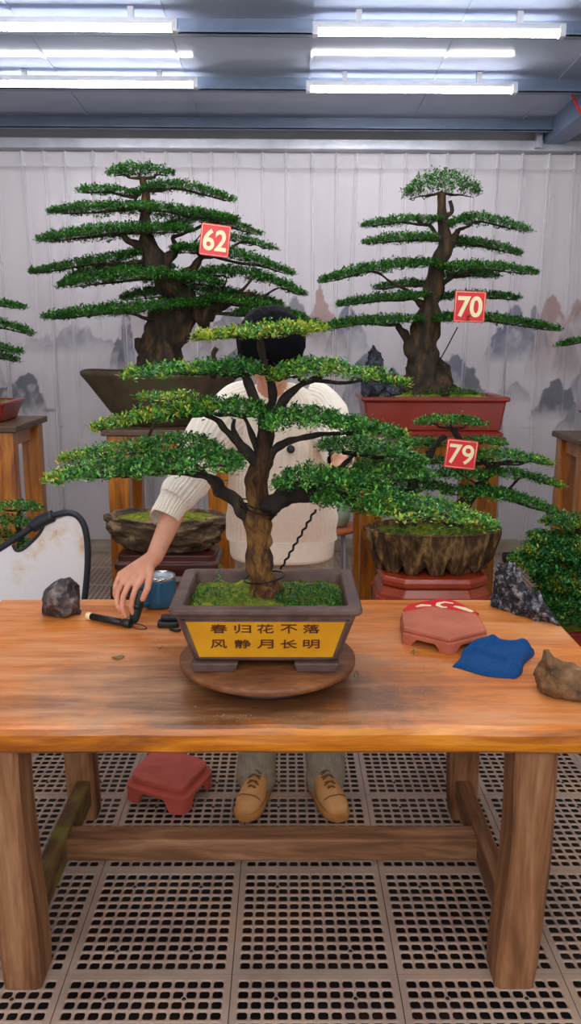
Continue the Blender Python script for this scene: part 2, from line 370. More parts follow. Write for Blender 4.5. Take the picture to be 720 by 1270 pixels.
# ceiling (glossy sheet with seams), sloping down to the back
m_ceil, nt, bs = new_mat('ceiling_sheet')
v = coords(nt, (1, 1, 1)); wv = N(nt, 'ShaderNodeTexNoise', Scale=1.2, Detail=3); nt.links.new(v, wv.inputs['Vector'])
nt.links.new(ramp(nt, wv.outputs[0], [(.3, rgb(160, 170, 194)), (.7, rgb(186, 194, 212))]), bs.inputs['Base Color'])
bs.inputs['Roughness'].default_value = .12; bs.inputs['Specular IOR Level'].default_value = .07
wn = N(nt, 'ShaderNodeTexNoise', Scale=5, Detail=2); mp2 = coords(nt, (1, .15, 1)); nt.links.new(mp2, wn.inputs['Vector']); bumpn(nt, bs, wn.outputs[0], .12, .02)
mb = MB(); y0, y1 = YB, WALL_Y+.05
mb.add([(XL, y0, ceil_z(y0)), (XR, y0, ceil_z(y0)), (XR, y1, ceil_z(y1)), (XL, y1, ceil_z(y1)), (XL, y0, ceil_z(y0)+.06), (XR, y0, ceil_z(y0)+.06), (XR, y1, ceil_z(y1)+.06), (XL, y1, ceil_z(y1)+.06)],
       [(0, 3, 2, 1), (4, 5, 6, 7), (0, 1, 5, 4), (2, 3, 7, 6), (0, 4, 7, 3), (1, 2, 6, 5)])
struct(mb.build('ceiling', m_ceil))
mb = MB()
for k in range(9):                                     # lapped sheet joints
    x = -2.9+.76*k
    mb.add([(x, y0, ceil_z(y0)), (x+.014, y0, ceil_z(y0)), (x+.014, y1, ceil_z(y1)), (x, y1, ceil_z(y1)), (x, y0, ceil_z(y0)-.006), (x+.014, y0, ceil_z(y0)-.006), (x+.014, y1, ceil_z(y1)-.006), (x, y1, ceil_z(y1)-.006)],
           [(4, 7, 6, 5), (0, 4, 5, 1), (0, 3, 7, 4), (1, 5, 6, 2)])
struct(mb.build('trim_1', m_ceil))
for k, y in enumerate((6.2, 5.44, 4.63, 3.77, 2.91, 2.06, 1.21, .38)):   # steel channel purlins
    z = ceil_z(y); mb = MB().box(XL, XR, y-.004, y+.004, z-.085, z+.005).box(XL, XR, y-.05, y, z-.085, z-.079).box(XL, XR, y-.05, y-.044, z-.085, z-.068)
    struct(mb.build('trim_%d' % (k+2), M['steel']))
# rafter at the right
struct(MB().box(1.865, 1.88, 3.2, 6.44, 3.09, 3.24).box(1.865, 2.02, 3.2, 6.44, 3.075, 3.09).box(2.0, 2.02, 3.2, 6.44, 3.09, 3.11).build('trim_20', M['steel']))
struct(MB().box(XL, XR, 6.36, 6.50, 3.03, 3.10).build('trim_21', M['galv'], bevel=.006))
struct(MB().box(1.80, 1.84, 6.3, 6.36, 3.04, 3.2).build('trim_22', M['galv']))
t = MB().tube([at(702, 108, 5.55), at(708, 118, 5.5), at(714, 132, 5.45), at(724, 150, 5.4)], .008, 6).build('strap', M['strap'])
tag(t, 'short red strap hanging off the rafter at the top right', 'strap')

# LED batten lamps
em = emis('tube_glow', (1, .98, 1, 1), TUBE_POWER)
def batten(x0, x1, y, z, label):
    e = empty('ceiling_light', ((x0+x1)/2, y, z), label, 'ceiling light', 'LED batten lights on the ceiling')
    MB().box(x0-.03, x1+.03, y-.018, y+.018, z+.012, z+.042).build('housing', M['fixt'], e, .003)
    m = MB(); m.tube([(x0, y, z), (x1, y, z)], .019, 12, sub=1); m.build('tube', em, e)
    for x in (x0-.03, x1): MB().box(x, x+.03, y-.024, y+.024, z-.022, z+.03).build('end_cap', M['fixt'], e, .004)
    for x in (x0+.2, x1-.2): MB().box(x-.015, x+.015, y-.012, y+.012, z+.042, ceil_z(y)-.001).build('mounting_clip', M['fixt'], e)
batten(at(392, 39, 4.52).x, at(690, 39, 4.52).x, 4.52, 3.195, 'glowing LED batten light at the upper right, nearest the picture top')
batten(at(210, 33, 4.5).x-1.2, at(210, 33, 4.5).x, 4.5, 3.2, 'glowing LED batten light at the upper left, above its twin')
batten(at(383, 110, 5.33).x, at(632, 110, 5.33).x, 5.33, 3.152, 'glowing LED batten light on the right, nearer the curtain')
batten(at(237, 104, 5.33).x-1.2, at(237, 104, 5.33).x, 5.33, 3.17, 'glowing LED batten light on the left, nearer the curtain')
for k, y in enumerate((3.66, 2.8, 1.95, 1.1)):
    for x0 in (-1.72, .16): batten(x0, x0+1.2, y, ceil_z(y)-.11, 'LED batten light overhead, in front of the picture, %s row on the %s' % (('fourth', 'third', 'second', 'first')[k], 'left' if x0 < 0 else 'right'))

# backdrop cloth printed with an ink landscape
def backdrop():
    Y = 6.44; x0, x1, z0, z1 = -3.3, 3.3, .1, 3.0; nx, nz = 620, 300
    X, Z = np.meshgrid(np.linspace(x0, x1, nx), np.linspace(z0, z1, nz))
    # picture-plane coordinates of the print
    c, s = math.cos(TH), math.sin(TH); zc = Y*c-(Z-HC)*s; U = 360+F*X/zc-8; Vv = 635-F*((Z-HC)*c+Y*s)/zc
    C = np.ones((nz, nx, 3))*np.array((.62, .59, .62))
    rng = np.random.RandomState(4)
    def n2(sx, sy, seed, oct=5):
        r = np.zeros_like(X); a = 1
        rs = np.random.RandomState(seed)
        for o in range(oct):
            for _ in range(4):
                k = rs.uniform(-1, 1, 2)*2**o; ph = rs.uniform(0, 6.28); r += a*np.sin(U*k[0]/sx+Vv*k[1]/sy+ph)/3
            a *= .6
        return r
    tex = n2(14, 14, 1); fine = n2(4, 5, 2, 4); ridge = n2(9, 60, 7)
    def peak(cx, top, w, bot, col, a=.8, sharp=2.0):
        nonlocal C
        w = w*1.35; h = top+np.abs((U-cx)/w)**1.35*(bot-top)*.8+ridge*6+tex*7+fine*4
        d = (Vv-h); m = np.clip(d/3, 0, 1)*np.clip((bot-Vv)/(bot-top), 0, 1)**.8*np.clip(.7+.3*tex+.3*fine, 0.15, 1)
        edge = np.exp(-np.clip(d, 0, 200)/12.)
        m = np.clip(m*(.75+.6*edge)*a*4.0, 0, .98); C = C*(1-m[..., None])+np.array(col)*m[..., None]
    blue, red, grey, ink = (.10, .12, .19), (.34, .20, .18), (.18, .18, .22), (.07, .08, .11)
    for cx, tp, w, bt, col, a in [(396, 352, 26, 440, red, .55), (372, 360, 26, 430, grey, .5), (430, 372, 22, 440, blue, .45), (458, 420, 30, 520, blue, .6), (486, 440, 18, 520, ink, .6),
        (566, 428, 26, 492, blue, .65), (586, 446, 18, 500, ink, .55), (640, 372, 22, 450, blue, .75), (622, 400, 18, 450, blue, .5), (684, 362, 24, 470, red, .55), (662, 380, 14, 440, grey, .6), (716, 366, 20, 470, red, .5),
        (702, 400, 14, 460, grey, .4), (690, 458, 26, 520, ink, .9), (678, 468, 16, 512, ink, .7), (716, 486, 22, 540, grey, .6), (36, 455, 18, 520, ink, .7), (26, 470, 14, 515, ink, .5), (4, 474, 22, 520, ink, .7),
        (156, 374, 8, 470, blue, .75), (146, 408, 8, 470, ink, .45), (170, 360, 20, 430, red, .3), (100, 404, 46, 440, grey, .32), (60, 412, 36, 442, grey, .22), (282, 380, 30, 450, grey, .35), (246, 376, 24, 450, red, .3),
        (300, 420, 34, 520, grey, .4), (520, 436, 20, 500, grey, .35), (760, 380, 40, 500, blue, .6), (-40, 400, 40, 500, grey, .5), (820, 420, 40, 520, grey, .5), (640, 470, 26, 500, grey, .25)]:
        peak(cx, tp, w, bt, col, a)
    # boats and birds
    def blob(cx, cy, w, h, a=.8):
        nonlocal C
        m = np.clip(1.2-((U-cx)/w)**2-((Vv-cy+.02*(U-cx)**2/4)/h)**2, 0, 1)*a; C = C*(1-m[..., None])+np.array(ink)*m[..., None]
    blob(97, 575, 20, 4.0); blob(95, 570, 9, 3); blob(98, 556, .9, 12, .6); blob(62, 510, 10, 2.4, .7); blob(72, 505, 2, 5, .6); blob(75, 530, 5, 1.6, .5); blob(655, 530, 12, 1.2, .3)
    rip = np.clip(np.sin(Vv*1.6+fine)*.5+.1, 0, 1)*np.exp(-((Vv-585)/22)**2)*np.exp(-((U-95)/60)**2)*.12
    C = C*(1-rip[..., None]); mist = np.clip(.04*tex*np.exp(-((Vv-470)/120)**2), -.05, .06); C = np.clip(C+mist[..., None], 0, 1)
    V = np.stack([X, np.full_like(X, Y)+.012*np.sin(X*5), Z], -1).reshape(-1, 3)
    idx = np.arange(nx*nz).reshape(nz, nx); Q = np.stack([idx[:-1, :-1], idx[:-1, 1:], idx[1:, 1:], idx[1:, :-1]], -1).reshape(-1, 4)
    me = bpy.data.meshes.new('backdrop'); me.vertices.add(len(V)); me.vertices.foreach_set('co', V.ravel())
    me.loops.add(len(Q)*4); me.loops.foreach_set('vertex_index', Q.ravel()); me.polygons.add(len(Q)); me.polygons.foreach_set('loop_start', np.arange(len(Q))*4); me.update(calc_edges=True)
    ca = me.color_attributes.new('print', 'FLOAT_COLOR', 'POINT'); ca.data.foreach_set('color', np.concatenate([C.reshape(-1, 3), np.ones((nx*nz, 1))], 1).ravel())
    m, nt, bs = new_mat('printed_cloth'); a = N(nt, 'ShaderNodeAttribute', attribute_name='print'); nt.links.new(a.outputs[0], bs.inputs['Base Color']); bs.inputs['Roughness'].default_value = .9
    me.materials.append(m); o = link('backdrop', me); md = o.modifiers.new('thickness', 'SOLIDIFY'); md.thickness = .003; return o
tag(backdrop(), 'wide grey backdrop cloth printed with an ink landscape of misty mountains and boats', 'backdrop')

# sheer pleated curtain in front of it
def curtain():
    nz = 40; xs = []; 
    rng = random.Random(3); pleats = []; x = -3.2
    while x < 3.2: pleats.append(x); x += .165*rng.uniform(.85, 1.2)
    m, nt, bs = new_mat('sheer_cloth'); tr = N(nt, 'ShaderNodeBsdfTransparent'); di = N(nt, 'ShaderNodeBsdfDiffuse'); di.inputs[0].default_value = (.88, .86, .89, 1)
    tl = N(nt, 'ShaderNodeBsdfTranslucent'); tl.inputs[0].default_value = (.88, .86, .89, 1)
    m1 = N(nt, 'ShaderNodeMixShader'); m1.inputs[0].default_value = .4; nt.links.new(di.outputs[0], m1.inputs[1]); nt.links.new(tl.outputs[0], m1.inputs[2])
    m2 = N(nt, 'ShaderNodeMixShader'); nt.links.new(tr.outputs[0], m2.inputs[1]); nt.links.new(m1.outputs[0], m2.inputs[2])
    # threads show denser where the cloth turns edge-on, and in the heading band
    lw = N(nt, 'ShaderNodeLayerWeight', Blend=.35); mr = N(nt, 'ShaderNodeMapRange'); nt.links.new(lw.outputs['Facing'], mr.inputs[0])
    mr.inputs[1].default_value = 0; mr.inputs[2].default_value = 1; mr.inputs[3].default_value = .15; mr.inputs[4].default_value = 1.0
    tc = N(nt, 'ShaderNodeTexCoord'); sp = N(nt, 'ShaderNodeSeparateXYZ'); nt.links.new(tc.outputs['Object'], sp.inputs[0])
    gt = N(nt, 'ShaderNodeMath', operation='GREATER_THAN'); gt.inputs[1].default_value = 2.90; nt.links.new(sp.outputs[2], gt.inputs[0])
    ad_ = N(nt, 'ShaderNodeMath', operation='MULTIPLY_ADD'); nt.links.new(gt.outputs[0], ad_.inputs[0]); ad_.inputs[1].default_value = .4; nt.links.new(mr.outputs[0], ad_.inputs[2])
    nt.links.new(ad_.outputs[0], m2.inputs[0]); nt.links.new(m2.outputs[0], nt.nodes['Material Output'].inputs[0])
    prof = []                                   # (x, depth weight kind)
    for i, px_ in enumerate(pleats[:-1]):
        nxp = pleats[i+1]; wdt = .007
        for (dx, dp) in ((-wdt, 0), (-wdt*.55, .6), (-wdt*.3, 1), (wdt*.3, 1), (wdt*.55, .6), (wdt, 0)): prof.append((px_+dx, dp, px_, i))
        for k in range(1, 8):
            t = k/8; prof.append((px_+wdt+(nxp-px_-2*wdt)*t, -.35*math.sin(PI*t)*(1 if i % 2 else .6), None, i))
    rings = []
    for r in range(nz+1):
        z = 3.0-(3.0-.09)*r/nz; row = []; t = r/nz
        for (x, d, pc, i) in prof:
            rr = random.Random(i*7); drift = (rr.uniform(-.06, .06))*t+.02*math.sin(3*t+i)*t
            strength = .045*(1 if t < .06 else max(0, 1-t*(.35 if i % 3 == 0 else (1.3 if i % 3 == 1 else 2.2))))
            xx = x+drift
            if pc is not None: xx = pc+drift+(x-pc)*(1+t*(.8+1.6*rr.random()))
            yy = 6.34-(d if pc is not None else d*.8)*strength+.016*math.sin(x*7+1.3*math.sin(x*2.1)+t*1.5)*min(1, t*2)+.014*math.sin(x*26+2*math.sin(x*3))*(1-.5*t)*min(1, t*8)
            row.append((xx, yy, z-.02*math.sin(x*3)*(t > .99)))
        rings.append(row)
    o = MB().loft(rings, closed=False, cap=False).build('curtain', m); return o
tag(curtain(), 'sheer white pleated curtain hanging across the whole back wall', 'curtain')
tag(MB().tube([at(624, 690, 6.1), at(646, 690, 6.1)], .04, 12, sub=1).build('pipe', M['black']), 'short black pipe on the floor against the curtain hem at the right', 'pipe')
exec_after = []
# ---------------------------------------------------------------- work table
T = .77
table = empty('work_table', (-.05, 2.34, 0), 'long live-edge orange wooden work table with sturdy weathered legs', 'table')
def slab():
    n = 60; pts = []
    xl, xr = -1.03, .93
    mb = MB()
    fr = [(xl+(xr-xl)*i/n, 1.845+.008*noise.noise(Vector((i*.11, 3, 0)))) for i in range(n+1)]
    bk = [(xr-(xr-xl)*i/n, 2.862+.008*noise.noise(Vector((i*.13, 7, 0)))) for i in range(n+1)]
    out = [(x-(0 if 0 < i < n else 0), y) for i, (x, y) in enumerate(fr)]+bk
    rings = []
    for (ins, z) in ((.016, T-.072), (.004, T-.062), (0, T-.045), (.002, T-.02), (.008, T-.006), (.018, T)):
        cx, cy = -.05, 2.35; r = []
        for k, (x, y) in enumerate(out):
            wv = .006*noise.noise(Vector((x*5, y*5, z*14)))
            r.append((x-math.copysign(min(ins+wv, .03), x-cx)*(1 if k in (0, n, n+1, 2*n+1) else .0), y-math.copysign(ins+wv, y-cy), z+(.003*noise.noise(Vector((x*6, y*4, 1))) if z < T-.06 else 0)))
        rings.append(r)
    body = MB().loft(rings[:-1]+[rings[-1]], smooth=False)
    return body
sl = slab(); o = sl.build('tabletop', M['tabletop'], table)
o.data.materials.append(M['edge'])
for p in o.data.polygons:
    if abs(p.normal.z) < .75 or p.normal.z < 0: p.material_index = 1
def leg(x0, x1, y0, y1, seed, name='leg', zt=T-.07, lean=0, bulge=0):
    r = random.Random(seed); rings = []
    for k in range(13):
        t = k/12; z = zt*t; dx = .006*math.sin(t*5+seed)+lean*(1-t); w_ = 1+bulge*math.sin(PI*(1-t)*.9)-.05*(t < .05)
        cx, cy, hx, hy = (x0+x1)/2+dx, (y0+y1)/2, (x1-x0)/2*w_, (y1-y0)/2*w_; c = .012; ring = []
        for (sx, sy) in ((1, -1), (1, 1), (-1, 1), (-1, -1)):
            a = (cx+sx*(hx-(c if sy*sx < 0 else 0)), cy+sy*(hy-(0 if sy*sx < 0 else c))); b_ = (cx+sx*(hx-(0 if sy*sx < 0 else c)), cy+sy*(hy-(c if sy*sx < 0 else 0)))
            for q in (a, b_): ring.append((q[0]+.003*noise.noise(Vector((q[0]*9, q[1]*9, z*6))), q[1], z))
        rings.append(ring)
    return MB().loft(rings, smooth=False).build(name, M['legwood'], table)
leg(-.765, -.66, 1.875, 2.0, 1, lean=.015, bulge=.0)
leg(.583, .692, 1.875, 1.995, 5, lean=-.012, bulge=0)
leg(-.77, -.668, 2.66, 2.76, 3); leg(.60, .70, 2.66, 2.76, 9)
MB().box(-.735, -.685, 1.96, 2.69, .06, .158).build('side_rail', M['mossyrail'], table, .006)
MB().box(.615, .665, 1.96, 2.69, .06, .158).build('side_rail', wood_mat('rail_y', rgb(92, 58, 36), rgb(142, 98, 66), rgb(176, 132, 98), 'Y', .7), table, .006)
MB().box(-.70, .63, 2.33, 2.41, .068, .144).build('stretcher', M['railwood'], table, .006)

# ---------------------------------------------------------------- foliage
def leaves(name, pads, L, mat, parent, dens=1.0, seed=0):
    """pads: dicts p0,p1,p2 world points, th thickness, ry depth radius. One mesh of small pointed leaves per call."""
    rs = np.random.RandomState(seed); AV = []; AY = []
    for pd in pads:
        p0, p1, p2 = [np.array(pd[k]) for k in ('p0', 'p1', 'p2')]; th, ry = pd['th'], pd['ry']; length = np.linalg.norm(p2-p0)
        nclu = int(dens*length*ry*2/(L*L)*1.0+40*length)
        u = rs.uniform(-1, 1, nclu); tl, tr = pd.get('tap', (2, 2)); e = np.where(u < 0, 1-np.abs(u)**tl, 1-np.abs(u)**tr); e = np.clip(e, 0, 1)
        wd = ry*(.16+.84*e**.75)*(1+.18*np.sin(u*9+seed)+.12*np.sin(u*23+2*seed))
        v = rs.uniform(-1, 1, nclu); edge = np.sqrt(np.clip(1-v*v, 0, 1))
        bump = .75+.2*np.sin(u*length*55+seed*1.3+v*3)*np.cos(v*wd*60+seed)+.15*np.sin(u*length*120+v*7)
        hh = rs.uniform(0, 1, nclu)**.55
        loz = -.35*th*edge*(.3+.7*e)*rs.uniform(0.3, 1, nclu); hiz = th*.65*(.35+.65*edge)*(.3+.7*e**.6)*bump
        tt = (u+1)/2; a, b, c = (1-tt)**2, 2*tt*(1-tt), tt**2; pm = 2*p1-.5*(p0+p2)
        base = a[:, None]*p0+b[:, None]*pm+c[:, None]*p2
        base[:, 1] += v*wd; base[:, 2] += loz+(hiz-loz)*hh-pd.get('droop', .10)*np.abs(v)**2*wd
        base[:, 0] += rs.normal(0, L*.5, nclu)
        yg = np.clip(pd.get('y', 0)+pd.get('yl', 0)*np.clip(-u, 0, 1)**2+pd.get('yr', 0)*np.clip(u, 0, 1)**2+pd.get('yf', 0)*np.clip(-v, 0, 1), 0, 1)
        ns = np.sin(base[:, 0]*31+seed)+np.sin(base[:, 1]*37+seed*2)+np.sin(base[:, 0]*71+base[:, 2]*50)
        K = 5
        for k in range(K):
            az = rs.uniform(0, 2*PI, nclu); el = rs.uniform(-.25, 1.1, nclu); l = L*rs.uniform(.7, 1.25, nclu); wl = l*rs.uniform(.4, .55, nclu)
            d = np.stack([np.cos(az)*np.cos(el), np.sin(az)*np.cos(el), np.sin(el)], 1)
            s = np.stack([-np.sin(az), np.cos(az), rs.uniform(-.5, .5, nclu)], 1); nn = np.cross(d, s)
            p = base+rs.normal(0, L*.35, (nclu, 3))
            A = p; B = p+d*(l*.5)[:, None]+s*(wl*.5)[:, None]+nn*(l*.08)[:, None]; Cc = p+d*l[:, None]; D = p+d*(l*.5)[:, None]-s*(wl*.5)[:, None]+nn*(l*.08)[:, None]
            AV.append(np.stack([A, B, Cc, D], 1)); AY.append(((yg*1.5+ns*.13 > rs.uniform(.25, 1.2, nclu)) & (yg > .02)).astype(float)*rs.uniform(.5, 1, nclu))
    V = np.concatenate(AV); Yv = np.concatenate(AY); n = len(V)
    me = bpy.data.meshes.new(name); me.vertices.add(n*4); me.vertices.foreach_set('co', V.reshape(-1)); me.loops.add(n*4)
    me.loops.foreach_set('vertex_index', np.arange(n*4)); me.polygons.add(n); me.polygons.foreach_set('loop_start', np.arange(n)*4); me.update(calc_edges=True)
    at_ = me.attributes.new('young', 'FLOAT', 'POINT'); at_.data.foreach_set('value', np.repeat(Yv, 4)); me.materials.append(mat)
    return link(name, me, parent)
def P(l, m, r, th, ry, Y, dy=(0, 0, 0), **kw):
    d = dict(p0=at(l[0], l[1], Y+dy[0]), p1=at(m[0], m[1], Y+dy[1]), p2=at(r[0], r[1], Y+dy[2]), th=.92*th/ppm(Y), ry=ry); d.update(kw)
    for k_ in ('y', 'yl', 'yr', 'yf'):
        if k_ in d: d[k_] *= .75
    d['th'] += 0; return d
def bonsai_branches(pads, trunk, parent, mat, r0, seed=0):
    rng = random.Random(seed)
    for pd in pads:
        p0, p1, p2 = Vector(pd['p0']), Vector(pd['p1']), Vector(pd['p2'])
        if 'att' in pd: a = Vector(pd['att'])
        else:
            tgt = min((p0, p1, p2), key=lambda q: min((q-t).length for t in trunk)); c = [t for t in trunk if t.z < p1.z+.02] or trunk
            a = min(c, key=lambda q: (q-p1).length+.6*abs(q.x-tgt.x))
        m = MB(); dz = Vector((0, 0, -pd['th']*.12))
        near, far = (p0, p2) if (p0-a).length < (p2-a).length else (p2, p0)
        k = a.lerp(p1, .5)+Vector((rng.uniform(-.02, .02), rng.uniform(-.03, .03), -.012))
        pr = r0*pd.get('br', 1)
        inside = min(p0.x, p2.x)+.25*abs(p2.x-p0.x) < a.x < max(p0.x, p2.x)-.25*abs(p2.x-p0.x)
        if inside:
            for q in (p0, p2): m.tube([a, a.lerp(q, .35)+dz*.5, q.lerp(p1, .5)+dz, q.lerp(p1, .12)+dz], [pr*1.2, pr, pr*.6, pr*.2], 6, rough=.35, freq=40)
            m.tube([a, k, p1+dz], [pr*1.3, pr, pr*.5], 6, rough=.35, freq=40)
        else: m.tube([a, a.lerp(p1, .5)+Vector((0, rng.uniform(-.02, .02), -.008)), p1+dz, p1.lerp(far, .6)+dz, p1.lerp(far, .93)+dz], [pr*1.4, pr*1.1, pr*.8, pr*.45, pr*.15], 6, rough=.35, freq=40)
        for q in range(int(4+8*(p2-p0).length/.4)):
            t = rng.uniform(.08, .92); s = p0.lerp(p1, t*2) if t < .5 else p1.lerp(p2, t*2-1)
            e = s+Vector((rng.uniform(-.04, .04), rng.choice((-1, 1))*pd['ry']*rng.uniform(.3, .8), pd['th']*rng.uniform(-.1, .2)))
            m.tube([s+dz, (s+e)/2+Vector((0, 0, -pd['th']*.2)), e], [pr*.45, pr*.3, pr*.1], 4, sub=2)
        m.build('branch', mat, parent)
def trunkpts(pts, Y):
    return [at(p[0], p[1], (p[3] if len(p) > 3 else Y)) for p in pts], [p[2]/2/ppm(Y) for p in pts]
def make_tree(name, base, label, pads, trunk, mat_leaf, mat_bark, L, dens, seed, Y, extra=(), r0=.008, cat='bonsai', rough=.22, seg=22, ridge=0.06, trunk_mat=None, group=None):
    e = empty(name, base, label, cat, group)
    tp, tr = trunkpts(trunk, Y)
    m = MB().tube(tp, tr, seg, rough=rough, freq=14, sub=8, ridge=ridge)
    m.build('trunk', trunk_mat or mat_bark, e)
    fine = []
    for i in range(len(tp)-1): fine += [tp[i].lerp(tp[i+1], k/6) for k in range(6)]
    fine.append(tp[-1])
    for ex in extra:
        xp, xr = trunkpts(ex, Y); MB().tube(xp, xr, 12, rough=.3, freq=25, sub=6).build('branch', mat_bark, e)
        for i in range(len(xp)-1): fine += [xp[i].lerp(xp[i+1], k/4) for k in range(5)]
    bonsai_branches(pads, fine, e, mat_bark, r0, seed)
    for i, pd in enumerate(pads): leaves('foliage_pad', [pd], L, mat_leaf, e, dens, seed*20+i)
    return e

# --- the main bonsai
YM = 2.19
LEAF_K = 1.0
main_pads = [
    P((241, 421), (322, 411), (402, 408), 17, .15, 2.22, y=.55, yl=.2, yr=.2, yf=.2),
    P((157, 466), (215, 461), (278, 456), 17, .12, 2.12, y=.35, yl=.5),
    P((240, 462), (290, 458), (328, 462), 24, .12, 2.22, y=.02, tap=(3, 3)),
    P((339, 470), (400, 458), (506, 478), 22, .14, 2.15, y=.3, yl=.3, yr=.25, yf=.2, tap=(4, 1.6)),
    P((172, 496), (205, 493), (242, 494), 11, .07, 2.5, y=.4, yf=.3),
    P((116, 534), (190, 516), (262, 508), 19, .12, 2.1, y=.5, yl=.4, tap=(1.5, 3)),
    P((220, 510), (280, 506), (329, 512), 22, .13, 2.2, y=.03, tap=(3, 4)),
    P((326, 528), (385, 518), (462, 535), 25, .14, 2.12, y=.06, yf=.1, tap=(4, 2)),
    P((410, 528), (455, 530), (502, 542), 17, .10, 2.12, y=.15, yr=.3, tap=(3, 1.5)),
    P((75, 572), (140, 560), (196, 553), 15, .11, 2.4, y=.35, yl=.4, tap=(1.5, 3)),
    P((170, 558), (225, 548), (268, 556), 16, .10, 2.4, y=.05, tap=(3, 3)),
    P((58, 598), (120, 584), (196, 580), 18, .12, 2.08, y=.22, yl=.6, tap=(1.4, 3)),
    P((150, 588), (230, 571), (300, 578), 30, .15, 2.1, y=0, tap=(3, 4)),
    P((398, 556), (450, 553), (522, 572), 21, .12, 2.3, y=.08, tap=(3, 1.6)),
    P((342, 604), (385, 590), (440, 600), 24, .12, 2.08, y=.1, yl=.1, tap=(3, 3)),
    P((400, 596), (440, 592), (478, 603), 18, .10, 2.18, y=.25, yr=.4, tap=(3, 1.6)),
    P((392, 622), (440, 612), (500, 628), 42, .15, 2.1, y=.04, yf=.05, tap=(3, 4)),
    P((440, 632), (530, 630), (610, 652), 24, .13, 2.08, y=.3, yr=.3, yf=.2, tap=(4, 1.5)),
    P((440, 580), (490, 582), (535, 590), 18, .10, 2.3, y=.1, tap=(3, 2)),
]
bx = Vector((-.047, 2.19, .77+.065))
main = empty('potted_bonsai', bx, 'large cloud-pruned bonsai in a brown pot with a yellow lettered panel, standing on the table', 'bonsai')
trunk_main = [(332, 752, 56, 2.2), (328, 735, 46), (325, 712, 38), (322, 680, 35), (321, 645, 37), (320, 620, 32), (320, 592, 34), (326, 565, 27), (328, 540, 24), (331, 521, 20), (338, 497, 13), (334, 472, 12), (327, 450, 11), (321, 425, 9), (322, 412, 6)]
tp, tr = trunkpts(trunk_main, YM); tr = [r*(.94 if i < 2 else .80) for i, r in enumerate(tr)]
MB().tube(tp, tr, 40, rough=.24, freq=26, sub=12, ridge=.08).build('trunk', M['bark'], main)
fine = []
for i in range(len(tp)-1): fine += [tp[i].lerp(tp[i+1], k/6) for k in range(6)]
for ex in ([(332, 519, 12), (346, 505, 12), (358, 488, 10), (374, 476, 7), (400, 466, 4)],
           [(328, 540, 12), (322, 512, 12), (314, 492, 11), (306, 474, 9), (300, 466, 8), (286, 462, 5)],
           [(318, 575, 16), (306, 560, 13), (292, 546, 11), (280, 534, 10), (270, 522, 7), (250, 514, 4)],
           [(296, 549, 7), (288, 532, 7), (290, 520, 5)], [(318, 560, 7), (312, 540, 7), (306, 524, 5), (300, 515, 4)],
           [(328, 572, 15), (340, 556, 12), (352, 549, 10), (372, 543, 8), (400, 538, 6), (440, 537, 4)],
           [(326, 632, 30), (344, 622, 26), (366, 612, 24), (390, 614, 18), (420, 616, 14), (470, 632, 9), (540, 642, 5)],
           [(368, 612, 12), (385, 604, 10), (410, 600, 7), (440, 600, 5)],
           [(314, 648, 20), (300, 634, 17), (285, 618, 16), (272, 608, 15), (264, 596, 13), (240, 588, 9), (200, 586, 6), (140, 590, 4)],
           [(280, 612, 10), (268, 612, 8), (262, 600, 7), (240, 576, 6, 2.3), (190, 562, 5, 2.4), (120, 566, 3, 2.4)],
           [(396, 600, 6), (408, 590, 6), (430, 572, 6, 2.28), (440, 562, 4, 2.3)],
           [(262, 470, 6), (266, 452, 9), (264, 440, 8), (268, 432, 5)]):
    xp, xr = trunkpts(ex, YM); MB().tube(xp, xr, 12, rough=.38, freq=30, sub=6).build('branch', M['barkdark'], main)
    for i in range(len(xp)-1): fine += [xp[i].lerp(xp[i+1], k/4) for k in range(5)]
bonsai_branches(main_pads, fine, main, M['barkdark'], .0055, 1)
for i, pd in enumerate(main_pads): leaves('foliage_pad', [pd], .0135, M['leaf'], main, 1.45, 20+i)
# pot
def rrect(cx, cy, hx, hy, r, z, n=6):
    out = []
    for k, (sx, sy) in enumerate(((1, 1), (-1, 1), (-1, -1), (1, -1))):
        for j in range(n+1):
            a = PI/2*k+PI/2*j/n; out.append((cx+sx*(hx-r)+r*math.cos(a), cy+sy*(hy-r)+r*math.sin(a), z))
    return out
def rect_pot(cx, cy, hx, hy, zt, zb, bx_, by_, rimh, rimw, mat, parent, r=.02, soil_drop=.02):
    R = lambda hx, hy, z, rr=r: rrect(cx, cy, hx, hy, rr, z)
    rings = [R(bx_*.96, by_*.95, zb), R(bx_, by_, zb+.006), R(hx-rimw*.45, hy-rimw*.45, zt-rimh-.006), R(hx-rimw*.4, hy-rimw*.4, zt-rimh), R(hx-.004, hy-.004, zt-rimh+.002), R(hx, hy, zt-rimh*.6), R(hx, hy, zt-.004), R(hx-.004, hy-.004, zt),
             R(hx-rimw, hy-rimw, zt, r*.7), R(hx-rimw-.004, hy-rimw-.004, zt-.006, r*.7), R(hx-rimw-.01, hy-rimw-.01, zt-soil_drop-.02, r*.7)]
    return MB().loft(rings, smooth=False).build('pot', mat, parent)
PZ, PB = 1.02, .862
pot = rect_pot(bx.x, 2.19, .2495, .193, PZ, PB, .193, .148, .02, .034, M['clay'], main)
